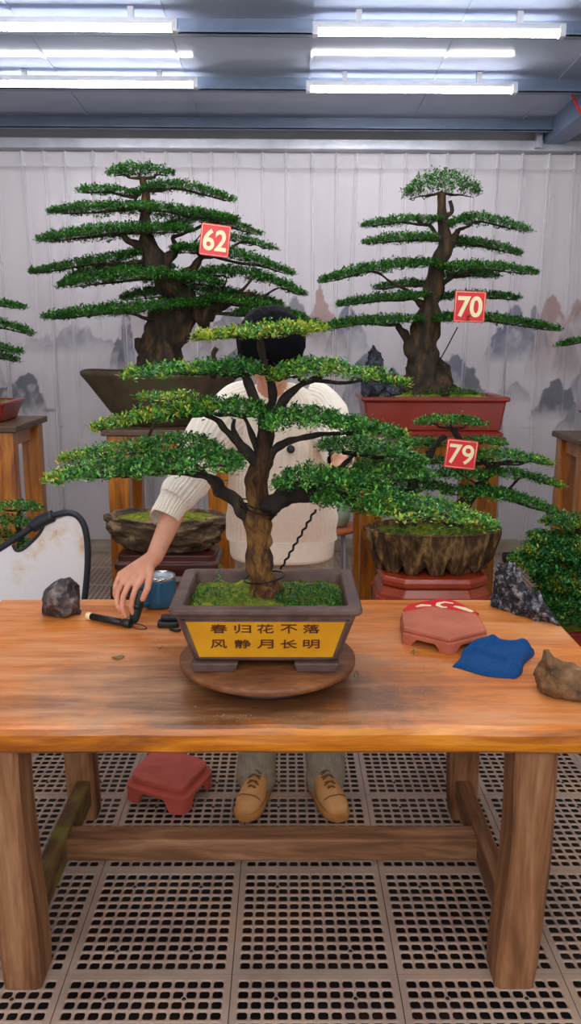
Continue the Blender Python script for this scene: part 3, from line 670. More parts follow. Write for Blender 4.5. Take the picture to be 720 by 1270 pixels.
# recessed frame and yellow panel on the sloping front
def front_pt(u, v, off=0):
    """u -1..1 across, v 0..1 up the front wall of the pot"""
    hx = .193+(.234-.193)*v; y = 2.19-(.148+(.176-.148)*v)-off; return Vector((bx.x+u*hx, y, PB+.006+(PZ-.028-PB-.006)*v))
def front_quad(u0, u1, v0, v1, o0, o1, name, mat, parent, corner=.0):
    a = [front_pt(u0, v0, o1), front_pt(u1, v0, o1), front_pt(u1, v1, o1), front_pt(u0, v1, o1)]; b = [front_pt(u0, v0, o0), front_pt(u1, v0, o0), front_pt(u1, v1, o0), front_pt(u0, v1, o0)]
    return MB().add(a+b, [(0, 1, 2, 3), (7, 6, 5, 4), (0, 4, 5, 1), (1, 5, 6, 2), (2, 6, 7, 3), (3, 7, 4, 0)]).build(name, mat, parent)
front_quad(-.90, .90, .07, .93, -.003, .0025, 'panel', M['yellow'], pot)
fr = MB()
for (a, b_, c_, d_) in ((-.93, -.895, .03, .97), (.895, .93, .03, .97), (-.93, .93, .03, .07), (-.93, .93, .93, .97)):
    q = [front_pt(a, c_, .005), front_pt(b_, c_, .005), front_pt(b_, d_, .005), front_pt(a, d_, .005)]+[front_pt(a, c_, -.004), front_pt(b_, c_, -.004), front_pt(b_, d_, -.004), front_pt(a, d_, -.004)]
    fr.add(q, [(0, 1, 2, 3), (7, 6, 5, 4), (0, 4, 5, 1), (1, 5, 6, 2), (2, 6, 7, 3), (3, 7, 4, 0)])
fr.build('panel_frame', M['clay'], pot)
up = (front_pt(0, 1)-front_pt(0, 0)).normalized(); nrm = Vector((0, up.z, -up.y))*-1
for (line, yp) in (('春归花不落', 779.5), ('风静月长明', 800)):
    for ch, xp in zip(line, (271.7, 301.4, 329.5, 358.7, 386.5)):
        me, co = text_mesh('lettering', ch, .052, M['ink'], .0008, .0003)
        sp = co.max(0)-co.min(0); k = Vector((.043/sp[0]*(1.0), .0265/sp[1], 1))
        v_ = (822-yp)/(822-766)
        c = front_pt(0, min(v_, 1), .0038); c.x = at(xp, yp, c.y).x
        W = np.array([(c+Vector((1, 0, 0))*x*k.x+up*y*k.y+nrm*z)[:] for x, y, z in co]); me.vertices.foreach_set('co', W.ravel()); me.update()
        link('lettering', me, pot)
for x0, x1 in ((-.238, -.128), (.035, .140)):
    for y0, y1 in ((2.035, 2.075), (2.30, 2.34)):
        rg = [[(x0, y0, .835), (x1, y0, .835), (x1, y1, .835), (x0, y1, .835)], [(x0-.004, y0-.004, .848), (x1+.004, y0-.004, .848), (x1+.004, y1, .848), (x0-.004, y1, .848)], [(x0-.008, y0-.008, PB), (x1+.008, y0-.008, PB), (x1+.008, y1, PB), (x0-.008, y1, PB)]]
        MB().loft(rg, smooth=False).build('pot_foot', M['foot'], pot, .004)
def moss_patch(cx, cy, hx, hy, z, amp, mat, parent, seed=0, ell=False, name='moss', fn=0):
    n = 44; V = []; Fc = []
    for i in range(n+1):
        for j in range(n+1):
            u, v = -1+2*i/n, -1+2*j/n
            if ell: k = math.sqrt(max(1-v*v/2, 0)); k2 = math.sqrt(max(1-u*u/2, 0)); x, y = cx+hx*u*k, cy+hy*v*k2; e = 1-max(abs(u), abs(v))**2
            else: x, y = cx+hx*u, cy+hy*v; e = min(1, (1-max(abs(u), abs(v))**4)*1.5)
            V.append((x, y, z+e*amp*(.45+.55*math.exp(-(u*u+v*v)*1.5))+e*amp*.5*noise.noise(Vector((x*22, y*22, seed)))+e*.006*noise.noise(Vector((x*90, y*90, seed)))))
    for i in range(n):
        for j in range(n): a = i*(n+1)+j; Fc.append((a, a+n+1, a+n+2, a+1))
    return MB().add(V, Fc, True).build(name, mat, parent)
moss_patch(bx.x, 2.19, .212, .156, .985, .022, M['moss'], main)
leaves('ground_cover', [dict(p0=Vector((bx.x+.02, 2.17, 1.0)), p1=Vector((bx.x+.11, 2.17, 1.002)), p2=Vector((bx.x+.20, 2.18, .998)), th=.032, ry=.125, tap=(6, 6), y=.12)], .009, M['leaf_far'], main, 1.1, 91)
leaves('ground_cover', [dict(p0=Vector((bx.x-.20, 2.18, .990)), p1=Vector((bx.x-.13, 2.18, .996)), p2=Vector((bx.x-.02, 2.17, .996)), th=.020, ry=.12, tap=(6, 6), y=.25)], .008, M['leaf_far'], main, .5, 92)
rng = random.Random(2)
for (px_, py_, h_) in ((272, 745, .10), (262, 748, .05), (284, 747, .055), (252, 742, .03)):   # little weed sprigs
    b0 = atz(px_, py_, .992); m = MB(); m.tube([b0, b0+Vector((.004, 0, h_*.5)), b0+Vector((-.002, .003, h_))], [.0012, .001, .0007], 5)
    o = m.build('weed', M['leaf_far'], main)
    leaves('weed_leaves', [dict(p0=b0+Vector((-.016, 0, h_*.25)), p1=b0+Vector((0, 0, h_*.45)), p2=b0+Vector((.012, 0, h_*.9)), th=h_*.4, ry=.014, y=.5)], .009, M['leaf_far'], main, .25, rng.randint(0, 99))
# training wire
mw = MB(); a, b_ = at(391, 632, 2.06), at(348, 706, 2.13)
pts = [a.lerp(b_, k/24)+Vector((.003*math.sin(k*2.1), .003*math.cos(k*2.1), 0)) for k in range(25)]; mw.tube(pts, .0032, 5, sub=2)
c0 = Vector((at(328, 716, YM).x, YM, at(328, 716, YM).z)); mw.tube([c0+Vector((.056*math.cos(k*PI/8), .056*math.sin(k*PI/8), .008*math.cos(k*PI/8))) for k in range(17)], .0022, 5, sub=2)
c0 = at(320, 632, YM)
for dz in (0, .012): mw.tube([c0+Vector((.05*math.cos(k*PI/8), .05*math.sin(k*PI/8), dz-.014*math.cos(k*PI/8))) for k in range(17)], .0022, 5, sub=2)
mw.build('wire', M['wire'], main)

# turntable
tt = empty('turntable', (-.045, 2.165, T), 'round brown wooden turntable under the yellow-panelled pot', 'turntable')
mt = noise_mat('turntable_wood', rgb(80, 46, 28), rgb(122, 74, 42), 9, .5, stretch=(1, 3, 3), bump=.3, c3=rgb(158, 104, 62), detail=9)
MB().lathe([(.236, .043), (.243, .047), (.244, .060), (.240, .0642), (.05, .0645), (.0, .0645)], (-.045, 2.165, T), 64).build('disc', mt, tt)
MB().lathe([(.165, .001), (.17, .012), (.15, .02), (.15, .043)], (-.045, 2.165, T), 48).build('base', noise_mat('turntable_base', rgb(56, 38, 34), rgb(84, 56, 48), 10, .5), tt)

# ---------------------------------------------------------------- tables, stands, stools
def tall_stand(x0, x1, y0, y1, zt, label, group=None, post=.115, rails=True):
    e = empty('plant_stand', ((x0+x1)/2, (y0+y1)/2, 0), label, 'plant stand', group)
    MB().box(x0, x1, y0, y1, zt-.035, zt).build('top', M['standtop'], e, .006)
    i = .025
    for (sx, sy) in ((0, 0), (1, 0), (0, 1), (1, 1)):
        xa = x0+i if sx == 0 else x1-i-post; ya = y0+i if sy == 0 else y1-i-post*.8
        m = MB().box(xa, xa+post, ya, ya+post*.8, 0, zt-.036); m.box(xa+post*.3, xa+post*.34, ya-.004, ya, 0.02, zt-.05)
        m.build('leg', M['stand'], e, .005)
    for y in (y0+i+.01, y1-i-.05): MB().box(x0+i+post, x1-i-post, y, y+.03, zt-.12, zt-.036).build('apron', M['stand'], e, .004)
    for x in (x0+i+.02, x1-i-.06): MB().box(x, x+.03, y0+i+post*.8, y1-i-post*.8, zt-.12, zt-.036).build('apron', M['stand'], e, .004)
    if rails:
        for y in (y0+i+.03, y1-i-.06): MB().box(x0+i+post, x1-i-post, y, y+.03, .12, .2).build('rail', M['stand'], e, .004)
    return e
tall_stand(-1.005, -.285, 4.5, 5.05, 1.20, 'tall amber wooden stand under the wide mossy bowl, left of the person')
tall_stand(.40, 1.20, 4.42, 4.98, 1.175, 'tall amber wooden stand under the red rectangular pot')
tall_stand(-2.15, -1.37, 4.2, 4.78, 1.25, 'tall dark-topped wooden stand cut by the left picture edge', post=.10, rails=False)

def ring_stool(outline, z0, zt, name, label, mat, arch=.6, foot=.18, nsides=4, band=.012, skirt=.02, thick=.016, cat='stool', loc=None, top_inset=.0, archpow=4):
    """outline: corner-ordered closed list of (x,y), equal count per side; arches open between the corners"""
    n = len(outline); c = Vector((sum(p[0] for p in outline)/n, sum(p[1] for p in outline)/n, 0)); e = empty(name, (c.x, c.y, z0), label, cat); h = zt-z0
    def R(k, z, zf=None): return [(c.x+(p[0]-c.x)*k, c.y+(p[1]-c.y)*k, (z if zf is None else zf(i))) for i, p in enumerate(outline)]
    size = max((Vector((p[0], p[1], 0))-c).length for p in outline)
    MB().loft([R(1-band*1.2/size, zt-.25*h), R(1, zt-.22*h), R(1, zt-.05*h), R(1-.05*h/size, zt)], smooth=False).build('top', mat, e, .002)
    per = n/nsides
    def bz(i):
        t = (i % per)/per; s = abs(t-.5)*2; k = max(0, 1-(s/(1-foot*2))**archpow) if s < 1-foot*2 else 0
        return z0+h*arch*min(1, k*1.3)
    ko = 1+skirt/size; ki = ko-thick/size
    rings = [R(ki, 0, lambda i: bz(i)), R(ko, 0, lambda i: bz(i)), R(ko, z0+h*.62), R(1-band/size*.2, zt-.28*h), R(1-band*1.5/size, zt-.25*h), R(ki-band/size, zt-.26*h), R(ki, z0+h*.6), R(ki, 0, lambda i: bz(i))]
    MB().loft(rings, smooth=False, cap=False).build('skirt', mat, e); return e
def polyline_sides(cs, per=16, rnd=0):
    out = []
    for i in range(len(cs)):
        a, b_ = Vector(cs[i]), Vector(cs[(i+1) % len(cs)])
        for k in range(per): out.append(tuple(a.lerp(b_, k/per)))
    if rnd:
        for _ in range(rnd): out = [tuple((Vector(out[i-1])+Vector(out[i])*2+Vector(out[(i+1) % len(out)]))/4) for i in range(len(out))]
    return out
zt = T+.052
hexc = [atz(x, y, zt)[:2] for x, y in ((501, 778), (558, 791), (604, 780), (591, 760), (535, 751), (498, 758))]
ring_stool(polyline_sides(hexc), T+.0005, zt, 'clay_stand', 'low six-sided terracotta pot stand with arched feet on the table beside the blue cloth', M['terra'], arch=.46, foot=.2, nsides=6, band=.004, skirt=.004, thick=.012, cat='pot stand')
sq = [atz(x, y, .10)[:2] for x, y in ((160, 962), (226, 980), (262, 944), (196, 924))]
ring_stool(polyline_sides(sq, 20, 14), .002, .10, 'clay_stand', 'low rounded terracotta pot stand on the floor under the table', M['terrared'], arch=.50, foot=.24, nsides=4, band=.008, skirt=.024, thick=.02, cat='pot stand')
sq = [(.50, 3.70), (.935, 3.70), (1.0, 3.8), (1.0, 4.1), (.935, 4.2), (.50, 4.2), (.435, 4.1), (.435, 3.8)]
def drum_stool(cx, cy, hx, hy, zt, label, mat):
    e = empty('clay_stool', (cx, cy, 0), label, 'stool'); c = .38
    def oc(k, z): return [(cx+hx*k*x, cy+hy*k*y, z) for x, y in ((-1+c, -1), (1-c, -1), (1, -1+c), (1, 1-c), (1-c, 1), (-1+c, 1), (-1, 1-c), (-1, -1+c))]
    MB().loft([oc(.86, zt-.05), oc(.93, zt-.045), oc(.93, zt-.02), oc(.90, zt)], smooth=False).build('top', mat, e, .006)
    MB().loft([oc(.98, zt-.13), oc(.96, zt-.09), oc(.88, zt-.05)], smooth=False).build('shoulder', mat, e, .006)
    o_ = oc(1, 0)
    for i in range(8):                                    # eight corner legs joined by top and bottom bands, open windows between
        a = Vector(o_[i]); pin = Vector((cx, cy, 0))+(a-Vector((cx, cy, 0)))*.9
        nx_ = Vector(o_[(i+1) % 8]); pv = Vector(o_[i-1]); d1 = (nx_-a).normalized()*.035; d2 = (pv-a).normalized()*.035
        q = [a, a+d1, pin+d1*.8, pin, pin+d2*.8, a+d2]; MB().loft([[(p.x, p.y, z) for p in q] for z in (0.03, zt-.11)], smooth=False).build('leg', mat, e)
    MB().loft([oc(1, .0), oc(1, .06), oc(.9, .06), oc(.9, .0)], smooth=False, cap=False).build('foot_ring', mat, e)
    rg = [oc(1, zt-.2), oc(1.0, zt-.125), oc(.9, zt-.125), oc(.9, zt-.2), oc(1, zt-.2)]
    MB().loft(rg, smooth=False, cap=False).build('band', mat, e); return e
drum_stool(.725, 3.92, .275, .22, .585, 'glossy red-brown clay stool under the craggy oval pot, behind the table at the right', M['terradark'])
# carved rosewood stand under the left craggy pot
e = empty('carved_stand', (-.565, 3.95, 0), 'dark reddish moulded stand under the rock-textured trough behind the blue mug', 'plant stand')
cxs, cys = -.565, 3.95
def rr(hx, hy, z, r=.03): return rrect(cxs, cys, hx, hy, r, z, 4)
MB().loft([rr(.24, .15, .60), rr(.25, .16, .61), rr(.25, .16, .635), rr(.235, .145, .645), rr(.235, .145, .675)], smooth=False).build('top', M['rosewood'], e, .003)
MB().loft([rr(.27, .18, .50), rr(.27, .18, .52), rr(.23, .14, .545), rr(.215, .13, .57), rr(.23, .14, .60)], smooth=False).build('waist', M['rosewood'], e, .003)
MB().loft([rr(.255, .165, .42), rr(.27, .18, .44), rr(.27, .18, .50)], smooth=False).build('frieze', M['rosewood'], e, .003)
for sx in (-1, 1):
    for sy in (-1, 1): MB().loft([[(cxs+sx*(.225+dx), cys+sy*(.14+dy), z) for dx, dy in ((-s_, -s_), (s_, -s_), (s_, s_), (-s_, s_))] for z, s_ in ((0, .035), (.04, .03), (.3, .03), (.42, .04))], smooth=False).build('leg', M['rosewood'], e, .004)
# round orange table with vase
e = empty('side_table', (.27, 5.1, 0), 'small round orange-topped table with thin metal legs, behind the person', 'table')
MB().lathe([(.18, .50), (.195, .505), (.2, .515), (.195, .53), (0, .531)], (.27, 5.1, 0), 32).build('top', M['orange'], e)
for k in range(4):
    a = PI/4+k*PI/2; m = MB().tube([(.27+.15*math.cos(a), 5.1+.15*math.sin(a), .503), (.27+.17*math.cos(a), 5.1+.17*math.sin(a), 0)], .008, 8, sub=1); m.build('leg', M['galv'], e)
tag(MB().lathe([(.05, 0), (.075, .02), (.09, .06), (.085, .1), (.06, .13), (.065, .14), (.055, .14), (.05, .12)], (.33, 5.08, .531), 24).build('vase', M['vase']), 'pale green round vase on the orange side table', 'vase')

# ---------------------------------------------------------------- bonsai 62
Y6 = 4.78
pads = [
    P((134, 218), (172, 213), (212, 217), 18, .14, Y6),
    P((94, 239), (135, 238), (172, 243), 11, .12, Y6), P((172, 240), (220, 233), (288, 250), 13, .14, Y6),
    P((60, 265), (170, 261), (294, 274), 15, .2, Y6), P((205, 280), (262, 275), (322, 292), 10, .13, Y6+.2), P((262, 295), (300, 299), (341, 310), 10, .1, Y6+.1),
    P((47, 300), (140, 289), (236, 286), 19, .2, Y6-.1), P((212, 311), (280, 315), (362, 341), 16, .18, Y6-.05, tap=(3, 1.5)),
    P((37, 340), (110, 328), (176, 314), 14, .16, Y6, tap=(1.5, 3)), P((80, 350), (140, 335), (215, 334), 15, .16, Y6+.2),
    P((72, 357), (172, 344), (274, 353), 22, .22, Y6-.12), P((246, 340), (312, 343), (377, 367), 18, .18, Y6-.06, tap=(3, 1.5)),
    P((150, 372), (240, 362), (348, 379), 18, .2, Y6+.15), P((55, 396), (150, 386), (256, 378), 20, .22, Y6-.14, tap=(1.5, 3)),
    P((250, 372), (310, 378), (374, 394), 16, .17, Y6-.1), P((290, 390), (340, 391), (404, 407), 16, .14, Y6-.12, tap=(3, 1.6)),
]
base = Vector((-.72, Y6, 1.24))
t62 = make_tree('potted_bonsai', base, 'broad dark-green bonsai with many flat layers in a wide mossy bowl, on the left stand', pads,
    [(194, 470, 62), (196, 455, 54), (200, 425, 48), (210, 405, 46), (226, 386, 36), (224, 368, 30), (206, 347, 30), (190, 324, 26), (182, 300, 18), (178, 270, 12), (179, 245, 10), (175, 222, 6)],
    M['leaf_far'], M['barkfar'], .017, 1.35, 3, Y6, extra=([(240, 395, 40), (262, 380, 26), (290, 370, 14), (330, 372, 6)], [(214, 350, 20), (236, 338, 13), (248, 320, 8), (262, 318, 5)],
    [(196, 330, 18), (216, 312, 9), (212, 295, 6)], [(186, 310, 16), (160, 300, 8), (150, 290, 5)], [(178, 262, 8), (166, 250, 5), (170, 240, 4)], [(200, 420, 24), (182, 436, 20), (170, 424, 12), (168, 420, 5)]), r0=.009)
e = t62
cb = (at(198, 467, 4.78).x, 4.78, 1.2)
def bowlfn(r, z, a): return r*(1+.012*math.sin(3*a)), z+.004*math.sin(5*a)
MB().lathe([(.21, .0), (.235, .004), (.31, .10), (.40, .22), (.44, .27), (.455, .285), (.458, .305), (.445, .312), (.425, .306), (.41, .27)], cb, 64, 1, .62, bowlfn).build('pot', M['greenpot'], e)
moss_patch(cb[0], cb[1], .41, .25, 1.47, .05, M['moss'], e, 3, True)
leaves('ground_cover', [P((150, 468), (190, 462), (290, 466), 9, .14, 4.7, y=.2)], .014, M['leaf_far'], e, .5, 77)
# ---------------------------------------------------------------- bonsai 70
Y7 = 4.68
pads = [
    P((499, 243), (545, 231), (591, 240), 42, .16, Y7),
    P((448, 280), (495, 274), (548, 273), 11, .13, Y7), P((553, 280), (592, 272), (655, 286), 13, .14, Y7, tap=(3, 1.5)),
    P((449, 301), (500, 296), (540, 296), 15, .14, Y7-.1), P((556, 303), (596, 303), (646, 315), 12, .13, Y7+.05), P((520, 296), (560, 298), (585, 302), 10, .12, Y7+.15),
    P((396, 350), (460, 334), (540, 326), 17, .17, Y7-.1, tap=(1.5, 3)), P((544, 333), (592, 331), (664, 338), 15, .16, Y7-.08),
    P((463, 358), (500, 353), (535, 353), 12, .13, Y7+.15), P((548, 342), (580, 340), (616, 342), 8, .12, Y7+.15),
    P((418, 378), (470, 371), (530, 366), 14, .15, Y7-.05), P((543, 370), (590, 366), (643, 370), 12, .13, Y7+.05),
    P((398, 408), (450, 399), (524, 397), 15, .18, Y7-.1, tap=(2, 4)), P((538, 397), (600, 395), (692, 408), 15, .18, Y7-.1, tap=(4, 1.5)),
]
base = Vector((.8, Y7, 1.2))
t70 = make_tree('potted_bonsai', base, 'upright bonsai with a domed top in a red rectangular pot, on the right stand', pads,
    [(529, 488, 66), (528, 474, 46), (524, 445, 40), (523, 425, 37), (530, 400, 29), (533, 375, 24), (540, 340, 19), (549, 305, 17), (547, 275, 12), (546, 250, 10), (545, 238, 7)],
    M['leaf_far'], M['barkfar'], .016, 1.35, 5, Y7, extra=([(524, 432, 22), (508, 424, 14), (498, 410, 10), (492, 402, 6)], [(510, 424, 9), (512, 405, 7), (516, 396, 4)], [(548, 312, 14), (560, 298, 9), (566, 284, 6)],
    [(532, 385, 12), (516, 372, 7), (504, 360, 5)], [(536, 365, 10), (550, 350, 7), (560, 342, 5)], [(548, 300, 8), (538, 288, 6), (530, 278, 4)], [(522, 440, 18), (548, 452, 12), (554, 478, 18), (566, 488, 14)],
    [(520, 440, 18), (508, 470, 18), (496, 488, 12)], [(546, 268, 6), (558, 262, 5), (556, 248, 4)]), r0=.007, ridge=.1)
pc = at(532, 487, 4.68)
rect_pot(pc.x, 4.68, .405, .21, 1.385, 1.2, .365, .185, .026, .04, M['redpot'], t70, .015)
MB().loft([rrect(pc.x, 4.68, .38, .20, .015, 1.176), rrect(pc.x, 4.68, .38, .20, .015, 1.188), rrect(pc.x, 4.68, .36, .18, .015, 1.2)], smooth=False).build('pot_base', M['redpot'], t70)
moss_patch(pc.x, 4.68, .36, .165, 1.36, .045, M['moss'], t70, 5)
leaves('ground_cover', [P((505, 487), (545, 483), (590, 487), 6, .12, 4.62, y=.3)], .012, M['leaf_far'], t70, .5, 78)
# wire from tree 70
tag(MB().tube([at(538, 456, 4.6), at(552, 432, 4.56), at(566, 405, 4.52)], .0035, 5, sub=2).build('wire', M['wire'], t70))
# ---------------------------------------------------------------- bonsai 79 (two trunks in one craggy pot)
Y9 = 3.95
pads = [
    P((516, 525), (558, 520), (600, 527), 13, .13, Y9), P((492, 553), (520, 549), (548, 552), 11, .12, Y9+.08, y=.15), P((574, 550), (598, 546), (624, 551), 10, .11, Y9+.1, y=.2),
    P((405, 557), (465, 558), (528, 574), 20, .17, Y9-.06, y=.05), P((590, 568), (630, 564), (684, 575), 14, .14, Y9-.05, yr=.7, tap=(3, 1.5)),
    P((440, 590), (480, 582), (535, 589), 18, .17, Y9-.1, y=.05), P((520, 592), (570, 586), (606, 588), 14, .15, Y9, y=.03), P((608, 586), (648, 589), (697, 602), 13, .13, Y9, yr=.7, tap=(3, 1.5)),
    P((452, 604), (500, 600), (560, 606), 14, .15, Y9+.05), P((548, 612), (600, 609), (640, 618), 14, .15, Y9-.06), P((600, 612), (645, 618), (712, 646), 15, .14, Y9-.04, y=.05, yr=.2, tap=(3, 1.6)),
    P((500, 576), (545, 572), (592, 576), 12, .12, Y9+.12),
]
base = Vector((.725, 3.92, .59))
t79 = make_tree('potted_bonsai', base, 'spreading twin-trunk bonsai in a craggy stalactite-edged pot, below the red rectangular pot', pads,
    [(560, 668, 34), (564, 648, 24), (570, 630, 22), (584, 614, 15), (596, 596, 12), (606, 578, 9), (590, 562, 8), (572, 548, 8), (560, 530, 7)],
    M['leaf'], M['barkdark'], .0165, 1.1, 9, Y9, extra=([(508, 668, 24), (506, 640, 17), (508, 618, 15), (512, 600, 13), (520, 580, 10), (532, 560, 7)], [(586, 612, 10), (600, 610, 8), (640, 620, 5)], [(510, 612, 10), (490, 604, 8), (460, 595, 5)],
    [(606, 580, 7), (625, 572, 5), (650, 572, 4)], [(532, 566, 7), (540, 550, 7), (552, 540, 6)]), r0=.006, seg=16)
def crag(r, z, a, dr=.10, fr_=26):
    k = noise.noise(Vector((math.cos(a)*6, math.sin(a)*6, z*6)))*.12+abs(noise.noise(Vector((math.cos(a)*9+5, math.sin(a)*9, z*2.5))))*.22+.05*math.sin(a*fr_+3*noise.noise(Vector((a, z*5, 0))))
    return r*(1+k*dr*6*(.35 if z > .17 else 1)), z+.02*noise.noise(Vector((math.cos(a)*4, math.sin(a)*4, 3)))*(z < .05)+.012*noise.noise(Vector((math.cos(a)*5, math.sin(a)*5, 9)))
def rough_pot(c, rx, ry, h, mat, parent, mossmat, seed, drip):
    n = 24; prof = []
    for i in range(n):
        t = i/(n-1); r = (.66+.34*t**.7) if drip else (.62+.38*math.sin(t*PI/2)**.8); prof.append((r, h*t))
    prof += [(1.02, h+.004), (.97, h+.010), (.92, h+.004), (.89, h-.02)]
    rings = []
    for (r, z) in prof:
        rg = []
        for j in range(200):
            a = 2*PI*j/200; ca, sa = math.cos(a), math.sin(a); tz = z/h
            if drip:
                k = .09*(abs(math.sin(a*14+3*noise.noise(Vector((ca*2, sa*2, 1)))))-.3)*(1-tz*.6)*(tz < .98)+.05*noise.noise(Vector((ca*14, sa*14, z*7)))+.10*noise.noise(Vector((ca*7, sa*7, z*5+seed)))*(1.1-tz*.7)+.05*noise.noise(Vector((ca*22, sa*22, z*14)))
                zz = z+(.035*math.sin(a*13)+.04*noise.noise(Vector((ca*5, sa*5, 2))))*max(1-tz, 0)**1.5
            else:
                k = .10*noise.noise(Vector((ca*3, sa*3, z*22+seed)))+.10*noise.noise(Vector((ca*6, sa*6, z*40+seed)))+.03*noise.noise(Vector((ca*20, sa*20, z*50)))
                zz = z+.012*noise.noise(Vector((ca*4, sa*4, 7)))*tz
            rg.append((c[0]+rx*(r+k)*ca, c[1]+ry*(r+k)*sa, max(c[2]+zz, c[2]+.0)))
        rings.append(rg)
    o = MB().loft(rings).build('pot', mat, parent)
    moss_patch(c[0], c[1], rx*.9, ry*.9, c[2]+h-.016, .03, mossmat, parent, seed, True); return o
rough_pot((.725, 3.92, .586), .33, .19, .20, M['rockpot2'], t79, M['moss'], 4, True)
leaves('ground_cover', [P((470, 662), (540, 657), (600, 662), 6, .12, 3.85, y=.35)], .009, M['leaf_far'], t79, .25, 79)
# craggy trough on the left (moss only)
tr_ = empty('moss_trough', (-.565, 3.95, .676), 'oval rock-textured trough filled with moss, on the carved stand behind the hand', 'planter')
rough_pot((-.575, 3.95, .676), .30, .17, .165, M['rockpot'], tr_, M['moss'], 8, False)

# ---------------------------------------------------------------- trees at the picture edges
e1 = make_tree('potted_bonsai', Vector((-1.78, 4.5, 1.25)), 'bonsai at the left edge of which only branch tips show, on the cut-off stand',
    [P((-100, 385), (-30, 376), (28, 384), 9, .13, 4.5), P((-110, 396), (-30, 398), (38, 416), 14, .15, 4.5, tap=(3, 1.5)), P((-100, 425), (-40, 426), (26, 440), 11, .13, 4.45, tap=(3, 1.5)), P((-90, 442), (-30, 440), (20, 449), 8, .12, 4.6), P((-90, 330), (-40, 322), (-6, 330), 12, .13, 4.5)],
    [(-50, 512, 34), (-52, 480, 28), (-44, 450, 24), (-50, 410, 18), (-46, 370, 12), (-46, 328, 7)], M['leaf_far'], M['barkfar'], .018, 1.05, 12, 4.5)
rect_pot(at(-50, 505, 4.5).x, 4.5, .3, .18, 1.36, 1.2505, .26, .15, .02, .03, M['redpot'], e1, .015); moss_patch(at(-50, 505, 4.5).x, 4.5, .26, .14, 1.345, .02, M['moss'], e1, 8)
s2 = tall_stand(1.63, 2.4, 4.5, 5.0, 1.15, 'wooden stand outside the picture at the right')
e2 = make_tree('potted_bonsai', Vector((1.98, 4.7, 1.15)), 'bonsai at the right edge, only one drooping branch tip showing above the shrub',
    [P((690, 428), (740, 418), (800, 412), 10, .13, 4.7, tap=(1.5, 3)), P((745, 380), (790, 372), (850, 380), 12, .14, 4.7), P((760, 345), (790, 338), (830, 344), 14, .14, 4.7)],
    [(795, 500, 34), (792, 460, 24), (796, 420, 18), (792, 380, 12), (790, 345, 7)], M['leaf_far'], M['barkfar'], .018, 1.05, 14, 4.7)
pxx = at(795, 500, 4.7).x; rect_pot(pxx, 4.7, .3, .18, 1.29, 1.1505, .26, .15, .02, .03, M['redpot'], e2, .015); moss_patch(pxx, 4.7, .26, .14, 1.275, .02, M['moss'], e2, 9)
# small bonsai, lower left, behind the reflector
e3 = make_tree('potted_bonsai', Vector((at(24, 700, 3.7).x, 3.7, .62)), 'small bonsai behind the black rim of the white reflector at the left',
    [P((-20, 634), (20, 629), (51, 634), 13, .09, 3.7), P((-30, 654), (8, 647), (46, 656), 13, .10, 3.65), P((-30, 672), (0, 666), (34, 674), 13, .10, 3.7), P((20, 690), (35, 680), (50, 684), 9, .08, 3.6)],
    [(24, 712, 12), (24, 690, 9), (26, 670, 8), (22, 652, 6), (24, 634, 4)], M['leaf'], M['barkdark'], .014, 1.05, 15, 3.7, r0=.004, seg=10)
c3 = at(24, 705, 3.7); rect_pot(c3.x, 3.7, .16, .10, c3.z+.0, c3.z-.10, .14, .085, .012, .018, M['clay'], e3, .012); moss_patch(c3.x, 3.7, .138, .078, c3.z-.015, .012, M['moss'], e3, 2)
zs = c3.z-.10
tall_stand(c3.x-.25, c3.x+.2, 3.5, 3.95, zs-.0005, 'low wooden stand hidden behind the white reflector', post=.06, rails=False)
# big leafy bonsai shrub at the right
e4 = make_tree('potted_bonsai', Vector((at(722, 780, 3.45).x, 3.45, .36)), 'bushy low bonsai with yellowing leaves in a reddish pot, beyond the table at right',
    [P((672, 647), (715, 645), (770, 648), 15, .12, 3.45, y=.35, yf=.3), P((657, 665), (705, 666), (770, 664), 14, .13, 3.45, y=.1, yl=.3), P((652, 683), (700, 680), (780, 682), 20, .16, 3.4, y=.05, yl=.6),
     P((638, 698), (690, 696), (790, 700), 22, .20, 3.4, y=.03, yl=.4), P((665, 722), (710, 712), (790, 716), 34, .22, 3.35, y=.45), P((668, 742), (715, 736), (790, 738), 34, .20, 3.3, y=.12), P((680, 760), (720, 754), (790, 758), 30, .18, 3.25, y=.04), P((690, 690), (720, 680), (780, 690), 34, .15, 3.3, y=.35)],
    [(722, 800, 24), (724, 760, 18), (722, 720, 14), (718, 680, 9), (716, 650, 6)], M['leaf_shrub'], M['barkdark'], .016, 1.4, 16, 3.45, r0=.006, seg=12)
c4 = at(726, 775, 3.35); rect_pot(c4.x, 3.4, .19, .14, c4.z, c4.z-.12, .16, .12, .018, .025, M['redpot'], e4, .012); moss_patch(c4.x, 3.4, .16, .11, c4.z-.016, .02, M['moss'], e4, 6)
tall_stand(c4.x-.24, c4.x+.24, 3.2, 3.62, c4.z-.1205, 'low dark stand under the bushy bonsai at the right', post=.05, rails=False)

